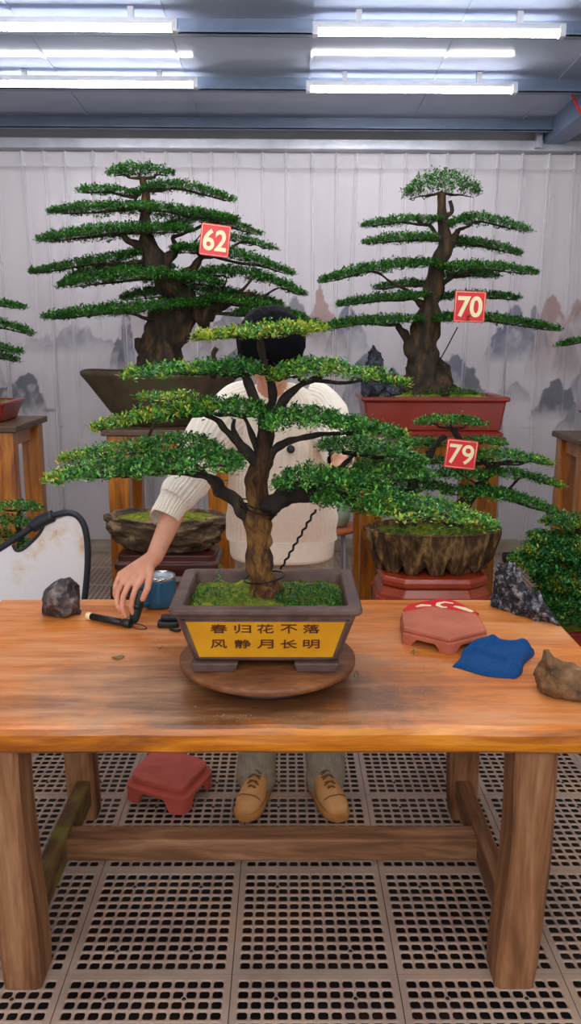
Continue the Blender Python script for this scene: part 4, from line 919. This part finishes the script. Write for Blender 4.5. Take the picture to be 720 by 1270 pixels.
# ---------------------------------------------------------------- rocks
def profile_rock(name, prof, y0, yd, z0, mat, parent=None, amp=.01, fr_=18, seed=0, yskew=0, spiky=0):
    """prof: (x, ztop) from left to right; lens-shaped sections in depth"""
    n = 84; xs = [p[0] for p in prof]; rings = []
    for i in range(n+1):
        x = xs[0]+(xs[-1]-xs[0])*i/n
        zt_ = float(np.interp(x, xs, [p[1] for p in prof])); t = i/n; d = yd*(.25+.75*math.sin(PI*min(max(t, .03), .97))**.6); rg = []
        for j in range(44):
            a = 2*PI*j/44; ca, sa = math.cos(a), math.sin(a); cy = math.copysign(abs(ca)**.75, ca)*d*(1-.45*max(0, sa)); cz = z0+(zt_-z0)*(.5+.5*math.copysign(abs(sa)**.7, sa))
            p = Vector((x, y0+cy+yskew*t, cz)); q = noise.noise_vector(p*fr_+Vector((seed, 0, 0)))*amp+noise.noise_vector(p*fr_*3)*amp*.4
            if spiky: q.z += spiky*max(0, noise.noise(Vector((x*60, p.y*60, seed))))*max(0, sa)
            p += q; p.z = max(p.z, z0); rg.append(p)
        rings.append(rg)
    return MB().loft(rings, smooth=False).build(name, mat, parent)
def px_prof(pts, Y): return [(at(x, y, Y).x, at(x, y, Y).z) for x, y in pts]
tag(profile_rock('rock', px_prof([(52, 746), (54, 734), (62, 728), (72, 722), (84, 719), (92, 722), (101, 730), (103, 745), (98, 758)], 2.68), 2.69, .07, T, M['rock_dark'], amp=.013, fr_=20), 'dark angular rock at the back left corner of the table', 'rock')
tag(profile_rock('rock', px_prof([(668, 842), (671, 828), (677, 808), (682, 805), (690, 815), (702, 824), (716, 826), (735, 834), (752, 860)], 2.05), 2.05, .07, T, M['rock_brown'], amp=.014, fr_=22, seed=3), 'brown pointed rock at the right edge of the table front', 'rock')
pr_ = [(at(x, y, Y).x, at(x, y, Y).z) for x, y, Y in ((611, 746, 2.78), (616, 738, 2.77), (619, 708, 2.76), (626, 700, 2.75), (634, 703, 2.74), (641, 706, 2.74), (646, 722, 2.72), (652, 734, 2.70), (662, 737, 2.68), (670, 741, 2.64), (677, 753, 2.62), (686, 766, 2.58), (695, 774, 2.56))]
tag(profile_rock('rock', pr_, 2.79, .05, T, M['rock_grey'], amp=.015, fr_=30, seed=5, yskew=-.20, spiky=.045), 'jagged dark grey scholar rock at the back right corner of the table', 'rock')
r1 = profile_rock('rock', px_prof([(450, 468), (454, 448), (458, 436), (464, 429), (469, 440), (474, 450), (478, 470)], 4.58), 4.6, .05, 1.37, M['wetrock'], amp=.02, fr_=26, seed=8, spiky=.03)
tag(r1, 'small dark peaked rock standing at the left end of the red rectangular pot', 'rock')
tag(profile_rock('rock', px_prof([(476, 475), (482, 461), (486, 457), (491, 464), (498, 476)], 4.58), 4.6, .04, 1.37, M['wetrock'], amp=.014, fr_=30, seed=9, spiky=.02), 'tiny dark rock just right of the peaked rock in the red pot', 'rock')

# ---------------------------------------------------------------- number cards
def card(px_, py_, Y, w_, h_, body, rot, label, hidden=False):
    c = at(px_, py_, Y); e = empty('number_card', c, label, 'number card', None)
    m = MB().loft([[(x, y, z) for x, _, z in rrect(0, 0, w_/2, h_/2, .012, 0)] for y in (0, .004)]) if False else MB()
    rings = []
    for y in (-.003, .003): rings.append([Vector((p[0], y, p[1])) for p in rrect(0, 0, w_/2, h_/2, .01, 0)])
    cr, sr = math.cos(rot), math.sin(rot); tf = lambda p: Vector((c.x+p.x*cr+p.z*sr, c.y+p.y, c.z-p.x*sr+p.z*cr))
    MB().loft([[tf(p) for p in r] for r in rings], smooth=False).build('plate', M['red'], e)
    k = .006; rim = MB()
    for (a, b_) in (((-1, -1), (1, -1)), ((1, -1), (1, 1)), ((1, 1), (-1, 1)), ((-1, 1), (-1, -1))):
        rim.tube([tf(Vector((a[0]*(w_/2-k), -.0035, a[1]*(h_/2-k)))), tf(Vector((b_[0]*(w_/2-k), -.0035, b_[1]*(h_/2-k))))], .0012, 4, sub=1)
    rim.build('border', M['cream'], e)
    me, co = text_mesh('digits', body, h_, M['cream'], .001, .0040*h_/.15 if body != '79' else .0016)
    sp = co.max(0)-co.min(0); sx, sy = w_*.80/sp[0], h_*.68/sp[1]
    W = np.array([tf(Vector((x*sx, -.0045-z, y*sy)))[:] for x, y, z in co]); me.vertices.foreach_set('co', W.ravel()); me.flip_normals() if hasattr(me, 'flip_normals') else None; me.update()
    link('digits', me, e); return e
c62 = card(265, 298.5, 4.42, .152, .158, '62', .12, 'red number card reading 62 in the left bonsai')
c70 = card(581, 379.5, 4.4, .162, .158, '70', .03, 'red number card reading 70 in the upper right bonsai')
c79 = card(571, 562.5, 3.64, .140, .130, '79', .10, 'red number card reading 79 above the craggy pot')
for e_, pts in ((c62, [(250, 288, 4.425), (240, 300, 4.6), (225, 315, 4.78)]), (c70, [(566, 398, 4.405), (560, 392, 4.5), (548, 385, 4.68)]), (c79, [(556, 577, 3.645), (575, 590, 3.8), (592, 600, 3.95)])):
    MB().tube([at(*p) for p in pts], .003, 5, sub=3).build('wire', M['wire'], e_)
e = empty('number_card', atz(545, 752, T+.006), 'red number card lying flat under the far side of the six-sided clay stand', 'number card')
cs = [atz(x, y, T+.004) for x, y in ((500, 757), (508, 750), (532, 745), (553, 743), (566, 746), (594, 761), (560, 772), (510, 768))]
MB().loft([[p for p in cs], [p+Vector((0, 0, .004)) for p in cs]], smooth=False).build('plate', M['red'], e)
def stroke(pts, wid):
    m = MB(); P_ = [atz(x, y, T+.0085) for x, y in pts]; L_, R_ = [], []
    for i, p in enumerate(P_):
        d = (P_[min(i+1, len(P_)-1)]-P_[max(i-1, 0)]).normalized(); n_ = Vector((-d.y, d.x, 0))*wid[i]/2; L_.append(p+n_); R_.append(p-n_)
    return m.loft([[a_, b__, b__+Vector((0, 0, .001)), a_+Vector((0, 0, .001))] for a_, b__ in zip(L_, R_)], smooth=False)
stroke([(516, 752), (524, 750), (535, 750.5)], (.008, .024, .010)).build('digits', M['cream'], e)
stroke([(562, 747.5), (552, 746), (544, 747.5), (543, 750), (549, 752.5), (555, 752.5)], (.010, .014, .016, .018, .014, .008)).build('digits', M['cream'], e)
stroke([(563, 751), (574, 753.5), (586, 758)], (.012, .026, .016)).build('digits', M['cream'], e)

# ---------------------------------------------------------------- things on the table
mg = atz(196, 757, T); mg = Vector((mg.x, mg.y+.05, T))
e = empty('mug', mg, 'blue metal mug with a steel rim behind the hand on the table', 'mug')
MB().lathe([(.040, .001), (.046, .006), (.049, .03), (.0475, .095), (.0465, .104), (.0435, .104), (.042, .02), (.0, .015)], mg, 40, 1.2, 1.2).build('body', M['blue'], e)
MB().lathe([(.0468, .102), (.0475, .106), (.0465, .112), (.044, .112), (.0425, .104)], mg, 40, 1.2, 1.2, cap=False).build('rim', M['chrome'], e)
MB().lathe([(.0435, .101), (.0435, .106), (.038, .107), (.036, .103), (0, .103)], mg, 40, 1.2, 1.2).build('lid', noise_mat('lid_grey', rgb(150, 160, 168), rgb(190, 198, 204), 20, .2, bump=.02), e)
hd = Vector((-.62, -.78, 0)).normalized()
MB().tube([mg+hd*.055+Vector((0, 0, .090)), mg+hd*.074+Vector((0, 0, .092)), mg+hd*.088+Vector((0, 0, .074)), mg+hd*.088+Vector((0, 0, .042)), mg+hd*.08+Vector((0, 0, .02)), mg+hd*.055+Vector((0, 0, .02))], .0075, 10).build('handle', M['blue'], e)
a, b_ = atz(110, 770, T), atz(163, 780, T); a.z = b_.z = T+.0145; d = (b_-a)
e = empty('torch', a.lerp(b_, .5), 'slim black pen torch with a wrist cord lying left of the hand', 'torch')
MB().tube([a+d*.08, a+d*.5, a+d*.8], [.0115, .012, .0115], 16, sub=1).build('barrel', M['black'], e)
MB().tube([a+d*.8, a+d*.84, a+d*1.0], [.0115, .0138, .0138], 16, sub=1).build('head', M['black'], e)
MB().tube([a-d*.02, a+d*.08], [.0125, .0125], 16, sub=1).build('end_cap', M['cream'], e)
MB().tube([b_, b_+Vector((.02, .014, -.005)), b_+Vector((.045, .008, -.011)), b_+Vector((.05, -.012, -.012)), b_+Vector((.02, -.014, -.011)), b_+Vector((-.002, -.004, 0))], .0016, 6).build('cord', M['black'], e)
bb = atz(209, 780, T)
e = empty('strap_buckle', bb, 'small black strap buckle on the table against the brown pot', 'buckle')
MB().loft([rrect(bb.x, bb.y+.02, .036, .022, .01, z) for z in (T+.001, T+.02)]).build('body', M['black'], e, .004)
MB().loft([rrect(bb.x+.002, bb.y+.028, .028, .014, .006, z) for z in (T+.02, T+.036)]).build('clip', M['black'], e, .003)
MB().tube([bb+Vector((.01, -.02, .006)), bb+Vector((.03, -.035, .006)), bb+Vector((.045, -.03, .006))], .005, 8).build('strap', M['black'], e)
# blue cloth
def cloth():
    A, B, C, D = [atz(x, y, T) for x, y in ((559, 828), (641, 844), (665, 808), (592, 803))]; n = 46; top = []; bot = []
    for i in range(n+1):
        for j in range(n+1):
            u, v = i/n, j/n; su, sv = u-.5, v-.5
            k = 1-.05*(abs(2*su)**3*abs(2*sv)**3); uu, vv = .5+su*k, .5+sv*k
            p = A*(1-uu)*(1-vv)+B*uu*(1-vv)+C*uu*vv+D*(1-uu)*vv
            p = p+Vector((.006*math.sin(v*9), .008*math.sin(u*7+1)+(-.018*math.exp(-((u-.5)/.14)**2) if v > .5 else 0)*(v-.5)*2, 0))
            e_ = (1-abs(2*su)**6)*(1-abs(2*sv)**6)
            f1 = math.exp(-((v-.62-.25*math.sin(u*2.6))/.07)**2)*.017; f2 = math.exp(-((v-.30-.12*math.sin(u*3+1))/.05)**2)*.015; f3 = math.exp(-((u-.22-.1*v)/.05)**2)*.014*v; f4 = .009*math.sin(u*16+v*9)*max(0, u-.6)*2
            h_ = (.022+.016*v+f1+f2+f3+f4+.003*noise.noise(Vector((u*6, v*6, 2))))*min(1, max(e_, 0)**.5)
            if v < .12: h_ = max(h_, .0)
            top.append((p.x, p.y, T+.002+h_)); bot.append((p.x, p.y, T+.0008))
    f = []; m = (n+1)**2
    for i in range(n):
        for j in range(n): a = i*(n+1)+j; f.append((a, a+n+1, a+n+2, a+1)); f.append((m+a, m+a+1, m+a+n+2, m+a+n+1))
    bd = [j for j in range(n+1)]+[i*(n+1)+n for i in range(1, n+1)]+[n*(n+1)+j for j in range(n-1, -1, -1)]+[i*(n+1) for i in range(n-1, 0, -1)]
    for k in range(len(bd)): a, b_ = bd[k], bd[(k+1) % len(bd)]; f.append((a, b_, m+b_, m+a))
    return MB().add(top+bot, f, True)
tag(cloth().build('cloth', noise_mat('towel_blue', rgb(0, 62, 120), rgb(4, 78, 142), 120, .95, bump=.8, dist=.002)), 'folded blue towelling cloth on the table in front of the clay stand', 'cloth')
# clippings
for i, (x, y, n_, lab) in enumerate(((201, 808, .012, 'green leaf clipping on the table left of the turntable'), (516, 811, .014, 'green leaf clipping at the foot of the clay stand'), (443, 841, .014, 'green leaf clipping on the table right of the turntable'))):
    c = atz(x, y, T); o = leaves('leaf_clipping', [dict(p0=c+Vector((-n_, 0, .004)), p1=c+Vector((0, 0, .006)), p2=c+Vector((n_, .004, .004)), th=.014, ry=n_*.9, y=.1, droop=0)], .008, M['leaf_far'], None, .3, 40+i); tag(o, lab, 'clipping', 'leaf clippings on the table')
c = atz(147, 817, T+.002); tag(MB().loft([[c+Vector((.016*math.cos(k)*(1+.3*math.sin(3*k)), .010*math.sin(k), dz+.003*math.sin(2*k))) for k in [2*PI*q/14 for q in range(14)]] for dz in (0, .004)], smooth=False).build('dry_leaf', M['twig']), 'curled dry brown leaf on the table front left', 'leaf')
rng = random.Random(8)
def crumbs():
    m = MB()
    for _ in range(900):
        a = rng.uniform(0, 2*PI); r = .25+abs(rng.gauss(0, .13)); x, y = -.045+r*math.cos(a)*1.2, 2.165+r*math.sin(a)
        if not (1.87 < y < 2.8) : continue
        if rng.random() < .45 and y > 2.25: continue
        s = rng.uniform(.0006, .0019); m.add([(x-s, y-s, T), (x+s, y-s*.6, T), (x+s*.7, y+s, T), (x-s, y+s*.8, T), (x, y, T+s*1.1)], [(0, 1, 4), (1, 2, 4), (2, 3, 4), (3, 0, 4)])
    return m
tag(crumbs().build('soil_crumbs', noise_mat('crumbs', rgb(60, 46, 34), rgb(206, 190, 160), 400, .9, bump=0)), 'fine soil crumbs scattered over the table round the turntable', 'soil', kind='stuff')

# white reflector panel with black rim
def reflector():
    Y = 3.1; W = lambda x, y, dy=0: at(x, y, Y+dy)
    e = empty('reflector', Vector((W(20, 700).x, Y, 0)), 'white stained reflector panel in a black rim standing behind the left end of the table', 'reflector')
    edge = [(0, 684), (16, 676), (17, 683), (24, 684), (36, 675), (47, 664), (53, 655), (60, 651), (72, 645), (84, 641), (94, 643), (101, 652), (105, 668), (107, 690), (106, 715), (103, 745), (97, 790), (85, 840), (60, 900), (20, 930), (-40, 935), (-90, 900), (-100, 830), (-95, 760), (-60, 715)]
    cx_, cz_ = W(10, 790).x, W(10, 790).z; ring = [W(*p) for p in edge]
    zmin = min(p.z for p in ring); ring = [Vector((p.x, p.y, .012+(p.z-zmin)*(1.02/(1.02)))) if False else p for p in ring]
    m_, nt, bs = new_mat('reflector_cloth'); v = coords(nt); n = N(nt, 'ShaderNodeTexNoise', Scale=5, Detail=8, Roughness=.7); nt.links.new(v, n.inputs['Vector'])
    nt.links.new(ramp(nt, n.outputs[0], [(.26, rgb(206, 160, 118)), (.36, rgb(226, 216, 206)), (.44, rgb(232, 230, 234))]), bs.inputs['Base Color']); bs.inputs['Roughness'].default_value = .7
    MB().loft([[p+Vector((0, -.003, 0)) for p in ring], [p+Vector((0, .003, 0)) for p in ring]], smooth=False).build('panel', m_, e)
    outer = [W(-60, 712), W(-20, 692), W(0, 682), W(30, 662), W(55, 646), W(72, 639), W(86, 637), W(96, 641), W(104, 652), W(108, 670), W(109, 692), W(108, 716), W(105, 745), W(98, 792), W(86, 842), W(61, 903), W(20, 934), W(-42, 939), W(-94, 904), W(-104, 830), W(-98, 760), W(-60, 712)]
    MB().tube(outer, .0125, 10, sub=4).build('rim', M['rim'], e)
    MB().tube([W(16, 677, -.004), W(20, 684, -.004), W(28, 683, -.004), W(40, 673, -.004), W(49, 663, -.004), W(55, 652, -.004)], .006, 8).build('handle_cutout_edge', M['rim'], e)
    MB().tube([W(40, 655, -.004), W(52, 647, -.004), W(66, 641, -.004)], [.024, .025, .023], 14, sub=3).build('grip', M['rim'], e)
    MB().box(W(-20, 700).x-.01, W(-20, 700).x+.01, Y+.012, Y+.03, 0, W(-20, 700).z).box(W(95, 700).x-.01, W(95, 700).x+.01, Y+.012, Y+.03, 0, W(90, 700).z).build('support', M['rim'], e)
    return e
reflector()
# ---------------------------------------------------------------- the person
def person():
    e = empty('person', (.0, 2.95, 0), 'person in cream ribbed sweater bending behind the table, right hand reaching down to it', 'person')
    mb = MB(); c = lambda x, y, Y: at(x, y, Y)
    # torso, neck
    pel = Vector((0, 3.05, .90)); chest = c(350, 560, 2.99); nb = c(337, 497, 2.92)
    mb.ball(pel, (.155, .095, .11)); tcap(mb, pel, chest, .105, .11); mb.ball(chest+Vector((0, 0, .08)), (.155, .095, .15)); tcap(mb, chest+Vector((-.0, 0, .05)), nb+Vector((0, .02, -.03)), .11, .085)
    ls, rs_ = c(300, 506, 2.96), c(392, 506, 2.96)
    tcap(mb, ls, rs_, .055, .055)
    th = math.radians(48); R = Matrix.Rotation(th, 3, 'X'); hc = c(335, 438, 2.76); H_ = lambda x, y, z: hc+R @ Vector((x, y, z))
    tcap(mb, nb+Vector((0, .02, -.02)), H_(0, .03, -.07), .055, .052)
    def eb(p, r, seg=16):                                    # ellipsoid turned with the head
        m2 = MB().ball((0, 0, 0), r, seg, 12); mb.loft([[H_(p[0]+q[0], p[1]+q[1], p[2]+q[2]) for q in m2.v[i*seg:(i+1)*seg]] for i in range(13)])
    eb((0, .012, .02), (.074, .092, .092), 24); eb((0, -.022, -.045), (.056, .062, .068), 20); eb((0, -.055, -.098), (.022, .02, .018))
    eb((0, -.098, -.018), (.012, .018, .026)); eb((0, -.108, -.036), (.016, .013, .011)); eb((0, -.084, -.068), (.024, .010, .007)); eb((0, -.083, -.078), (.021, .010, .007))
    for s in (-1, 1):
        eb((s*.077, .012, -.015), (.010, .018, .032)); eb((s*.031, -.075, .012), (.022, .012, .006)); eb((s*.04, -.06, -.035), (.024, .02, .02))
    # right arm (picture left)
    el, wr = c(234, 592, 2.82), c(192, 691, 2.645)
    tcap(mb, ls, el, .05, .040); tcap(mb, el, el.lerp(wr, .35), .041, .042); tcap(mb, el.lerp(wr, .35), wr, .041, .029)
    mcp = [(170, 727, 2.575), (160, 725, 2.585), (153, 720, 2.60), (149, 713, 2.62)]
    for i, k in enumerate(mcp): tcap(mb, wr+Vector((0, 0, .002)), c(*k), .024, .0135-.001*i)
    tcap(mb, wr, c(172, 712, 2.615), .028, .026)
    fg = [[(165, 741, 2.555), (163, 754, 2.555), (166, 763, 2.562)], [(153, 741, 2.57), (152, 756, 2.565), (157, 766, 2.567)], [(146, 736, 2.59), (145, 750, 2.58), (150, 760, 2.578)], [(143, 727, 2.612), (142, 738, 2.603), (146, 746, 2.598)]]
    for i, f in enumerate(fg):
        r = (.0098, .0102, .0095, .0082)[i]; q = [c(*mcp[i])]+[c(*p) for p in f]
        for k in range(3): tcap(mb, q[k], q[k+1], r*(1.12-.1*k), r*(1.02-.1*k), 10)
    th_ = [wr.lerp(c(178, 712, 2.60), .5), c(186, 715, 2.575), c(183, 731, 2.558), c(177, 744, 2.556)]
    for k in range(3): tcap(mb, th_[k], th_[k+1], (.020, .0135, .0115)[k], (.0140, .0115, .0095)[k], 10)
    # left arm (picture right), hand steadying the branch
    el2, wr2 = c(420, 556, 2.84), c(421, 573, 2.62)
    tcap(mb, rs_, el2, .05, .040); tcap(mb, el2, wr2, .040, .028)
    mc2 = [(417, 588, 2.53), (424, 588, 2.535), (431, 587, 2.545), (437, 585, 2.56)]
    for k in mc2: tcap(mb, wr2, c(*k), .022, .0125)
    for i, k in enumerate(mc2):
        a = c(*k); b_ = a+Vector((-.004+.003*i, -.035, -.018)); d = b_+Vector((-.002, -.012, -.026)); r = (.0095, .0098, .009, .008)[i]
        tcap(mb, a, b_, r*1.1, r, 10); tcap(mb, b_, d, r, r*.88, 10)
    tcap(mb, wr2, wr2+Vector((-.028, -.03, -.012)), .016, .0125); tcap(mb, wr2+Vector((-.028, -.03, -.012)), wr2+Vector((-.022, -.065, -.032)), .0115, .009)
    # legs
    kl, kr = Vector((-.10, 2.965, .49)), Vector((.125, 2.965, .49)); al, ar = c(320, 968, 2.85), c(405, 968, 2.85)
    hl, hr = Vector((-.08, 3.05, .86)), Vector((.085, 3.05, .86))
    for h_, k_, a_ in ((hl, kl, al), (hr, kr, ar)): tcap(mb, h_, k_, .075, .052); tcap(mb, k_, a_, .05, .036); tcap(mb, a_, Vector((a_.x, a_.y-.02, .06)), .036, .036)
    body = remesh(mb.build('body', M['skin'], e), .0045, 3)
    # eyes (closed lids line), brows
    for s in (-1, 1):
        MB().tube([H_(s*.018, -.087, -.002), H_(s*.031, -.089, -.006), H_(s*.045, -.083, -.002)], .0016, 6).build('eyelashes', M['hair'], e)
        MB().tube([H_(s*.015, -.090, .020), H_(s*.032, -.090, .026), H_(s*.05, -.078, .021)], [.002, .003, .0015], 6).build('eyebrow', M['hair'], e)
    # hair: full crown with fringe
    seg, rows = 72, 36; rings = []
    for i in range(rows+1):
        t = PI*(i+.02)/(rows+.04)-PI/2; rg = []
        for j in range(seg):
            a = 2*PI*j/seg; d = Vector((math.cos(t)*math.cos(a), math.cos(t)*math.sin(a), math.sin(t)))
            k = 1+.05*noise.noise(d*3.2)+.035*noise.noise(Vector((d.x*16, d.y*16, d.z*3)))
            x, y, z = d.x*.112*k, d.y*.118*k+.022, d.z*.118*k+.03
            if d.y < -.1 and z < .035: y = max(y, -.072+(.035-z)*.9)            # leave the face free below the fringe
            z = max(z, -.062+.01*noise.noise(d*9))
            rg.append(H_(x, y, z))
        rings.append(rg)
    MB().loft(rings).build('hair', M['hair'], e)
    # sweater torso with knitted ribs
    def knit_loft(rows_, nseg, ribs, amp, name, parent, fold=0, seedv=0, cap=False):
        rings = []
        for ri, (cc, ax, ay, rx, ry) in enumerate(rows_):
            rg = []
            for j in range(nseg):
                a = 2*PI*j/nseg; ca, sa = math.cos(a), math.sin(a); p = 1.15
                q = ax*(math.copysign(abs(ca)**(2/2.5), ca)*rx)+ay*(math.copysign(abs(sa)**(2/2.5), sa)*ry)
                k = 1+amp/max(rx, .03)*(abs(math.sin(a*ribs/2))**.7)
                if fold: k += fold*noise.noise(cc*14+q*9+Vector((seedv, 0, 0)))
                rg.append(cc+q*k)
            rings.append(rg)
        n_ = len(rings)
        inner = [[Vector(p)+(rows_[i][0]-Vector(p))*min(.06, .006/max(rows_[i][3], .02)*1.6) for p in rings[i]] for i in range(n_-1, -1, -1)]
        o = MB().loft(rings+inner+[rings[0]], cap=False).build(name, M['knit'], parent); return o
    def interp(tab, n):
        out = []; ys = [r[0] for r in tab]
        for i in range(n+1):
            y = ys[0]+(ys[-1]-ys[0])*i/n; out.append([y]+[float(np.interp(y, ys[::-1] if ys[0] > ys[-1] else ys, [r[k] for r in (tab[::-1] if ys[0] > ys[-1] else tab)])) for k in range(1, len(tab[0]))])
        return out
    tab = [(666, 283, 416, 3.04, .135), (650, 284, 416, 3.03, .14), (620, 284, 414, 3.01, .14), (580, 284, 406, 3.0, .135), (545, 283, 404, 2.99, .13), (515, 286, 404, 2.975, .12), (500, 292, 400, 2.965, .11), (489, 302, 390, 2.96, .095), (481, 312, 374, 2.955, .08), (476, 320, 362, 2.95, .066)]
    rows_ = []
    for (y, xl, xr, Y, ry) in interp(tab, 46):
        a, b_ = c(xl, y, Y), c(xr, y, Y); sag = .012*math.sin((y-476)/190*PI); rows_.append(((a+b_)/2, Vector((1, 0, 0)), Vector((0, 1, -.12*max(0, (540-y)/60))), (b_-a).length/2+sag*0, ry))
    sw = knit_loft(rows_, 420, 58, .0055, 'sweater', e, .05, 2)
    hem = [((c(xl, y, 3.045)+c(xr, y, 3.045))/2, Vector((1, 0, 0)), Vector((0, 1, 0)), (c(xr, y, 3.045)-c(xl, y, 3.045)).length/2, .15) for (y, xl, xr) in ((662, 284, 415), (672, 285, 414), (684, 286, 413), (688, 288, 411))]
    knit_loft(hem, 300, 150, .0012, 'hem_band', sw)
    def sleeve(pts, name, seedv, parent=sw):
        P_ = [c(x, y, Y) for x, y, Y, r in pts]; Rr = [r for *_, r in pts]; Q, RR = [], []
        for i in range(len(P_)-1):
            a, b0, c0, d = P_[max(i-1, 0)], P_[i], P_[i+1], P_[min(i+2, len(P_)-1)]
            for k in range(8):
                t = k/8; Q.append(.5*((2*b0)+(c0-a)*t+(2*a-5*b0+4*c0-d)*t*t+(3*b0-a-3*c0+d)*t**3)); RR.append(Rr[i]*(1-t)+Rr[i+1]*t)
        Q.append(P_[-1]); RR.append(Rr[-1]); rows2 = []
        up = Vector((.2, 1, .1)).normalized()
        for i, p in enumerate(Q):
            T_ = (Q[min(i+1, len(Q)-1)]-Q[max(i-1, 0)]).normalized(); A = (up-T_*up.dot(T_)).normalized(); B = T_.cross(A); up = A; rows2.append((p, A, B, RR[i], RR[i]))
        return knit_loft(rows2, 220, 30, .0048, name, parent, .16, seedv)
    sleeve([(318, 502, 2.97, .085), (298, 508, 2.965, .092), (274, 527, 2.93, .088), (256, 552, 2.88, .078), (243, 578, 2.83, .070), (236, 594, 2.80, .066), (228, 606, 2.775, .060), (222, 613, 2.76, .062), (216, 621, 2.745, .054)], 'sleeve', 1)
    sleeve([(378, 502, 2.97, .08), (394, 508, 2.96, .08), (405, 527, 2.92, .072), (414, 545, 2.86, .060), (418, 556, 2.80, .050), (419, 564, 2.73, .046)], 'sleeve', 5)
    sleeve([(219, 617, 2.752, .050), (213, 627, 2.738, .047), (206, 640, 2.72, .046), (205, 642, 2.717, .044)], 'cuff', 3)
    sleeve([(419, 562, 2.74, .044), (420, 568, 2.69, .040), (420.5, 571, 2.665, .039)], 'cuff', 4)
    # button on the chest
    bt = c(360, 557, 2.855); MB().lathe([(.011, -.004), (.0145, 0), (.0145, .004), (.011, .007), (0, .005)], (0, 0, 0), 20).build('button', M['black'], sw)
    o = bpy.data.objects['button']; me = o.data; co = np.array([v.co[:] for v in me.vertices]); co = np.stack([co[:, 0]+bt.x, bt.y-co[:, 2], co[:, 1]+bt.z], 1); me.vertices.foreach_set('co', co.ravel()); me.update()
    # trousers
    m = MB(); m.ball(Vector((0, 3.05, .90)), (.165, .105, .12)); m.tube([Vector((0, 3.05, .84)), Vector((0, 3.05, .97))], [.105, .105], 24, sub=2)
    for h_, k_, a_, s in ((hl, kl, al, -1), (hr, kr, ar, 1)):
        m.tube([h_+Vector((0, 0, .04)), h_.lerp(k_, .5), k_, k_.lerp(a_, .5)+Vector((0, .0, 0)), a_+Vector((0, 0, .055)), a_+Vector((-.0, -.005, .02)), a_+Vector((0, -.005, -.022))], [.105, .095, .08, .073, .073, .077, .064], 28, rough=.05, freq=10, sub=5)
    t = remesh(m.build('trousers', M['cord'], e), .007, 2)
    nt = M['cord'].node_tree; bs = nt.nodes['Principled BSDF']; wv = N(nt, 'ShaderNodeTexWave', wave_type='BANDS', bands_direction='X', Scale=42, Distortion=.6); nt.links.new(coords(nt), wv.inputs['Vector']); bumpn(nt, bs, wv.outputs[1], .5, .004)
    # shoes
    for (tx, ty, dx) in ((303, 1021, .075), (424, 1021, -.085)):
        toe = atz(tx, ty, 0); d = Vector((dx, .26, 0)).normalized(); s = Vector((d.y, -d.x, 0)); L_ = .285
        def sec(t, w_, z0, z1, lean=0, pw=.8):
            cc = toe+d*(L_*t); r = []
            for j in range(24):
                a = 2*PI*j/24; ca, sa = math.cos(a), math.sin(a); k = 1-.28*max(0, sa) if z1 > .06 else 1
                r.append(cc+s*(math.copysign(abs(ca)**.8, ca)*w_*k)+Vector((0, 0, z0+(z1-z0)*(.5+.5*math.copysign(abs(sa)**pw, sa)))))
            return r
        up_ = MB().loft([sec(.03, .02, .028, .045), sec(.07, .036, .022, .062), sec(.16, .046, .02, .075), sec(.28, .050, .02, .082), sec(.38, .050, .02, .092), sec(.5, .046, .02, .115), sec(.62, .042, .02, .135), sec(.75, .040, .02, .145), sec(.88, .038, .02, .14), sec(.96, .032, .022, .125), sec(.995, .02, .03, .10)]).build('shoe', M['shoe'], e)
        MB().loft([sec(.0, .018, .004, .032, pw=.3), sec(.03, .034, .003, .034, pw=.3), sec(.1, .047, .0015, .035, pw=.3), sec(.28, .054, .0015, .033, pw=.3), sec(.5, .047, .0015, .032, pw=.3), sec(.75, .043, .0015, .035, pw=.3), sec(.95, .036, .0015, .037, pw=.3), sec(1.01, .018, .004, .034, pw=.3)]).build('sole', M['sole'], up_)
        lm = MB()
        for q in range(5):
            t = .34+.055*q; z = .086+.0115*q+(.004 if q > 1 else 0); cc = toe+d*(L_*t)
            lm.tube([cc-s*.022+Vector((0, 0, z-.008)), cc+Vector((0, 0, z+.006)), cc+s*.022+d*.012+Vector((0, 0, z-.006))], .0028, 6); lm.tube([cc+s*.022+Vector((0, 0, z-.008)), cc+Vector((0, 0, z+.007)), cc-s*.022+d*.012+Vector((0, 0, z-.006))], .0028, 6)
        lm.build('laces', M['lace'], up_)
        q = MB()                                                # toe cap seam and side overlay
        q.tube([toe+d*(L_*.24)+s*.047+Vector((0, 0, .05)), toe+d*(L_*.21)+s*.03+Vector((0, 0, .074)), toe+d*(L_*.2)+Vector((0, 0, .080)), toe+d*(L_*.21)-s*.03+Vector((0, 0, .074)), toe+d*(L_*.24)-s*.047+Vector((0, 0, .05))], .0018, 6); q.build('toe_seam', M['lace'], up_)
    return e
person()
a, b_ = at(176, 732, 2.575), at(166, 772, 2.570)
e = empty('hand_tool', b_, 'dark green handled tool gripped in the person\'s right hand above the torch', 'tool')
MB().tube([a, a.lerp(b_, .3), a.lerp(b_, .8), b_], [.015, .019, .018, .012], 16).build('handle', M['dgreen'], e)
MB().tube([a.lerp(b_, .42), a.lerp(b_, .56)], [.020, .020], 16, sub=1).build('collar', M['black'], e)
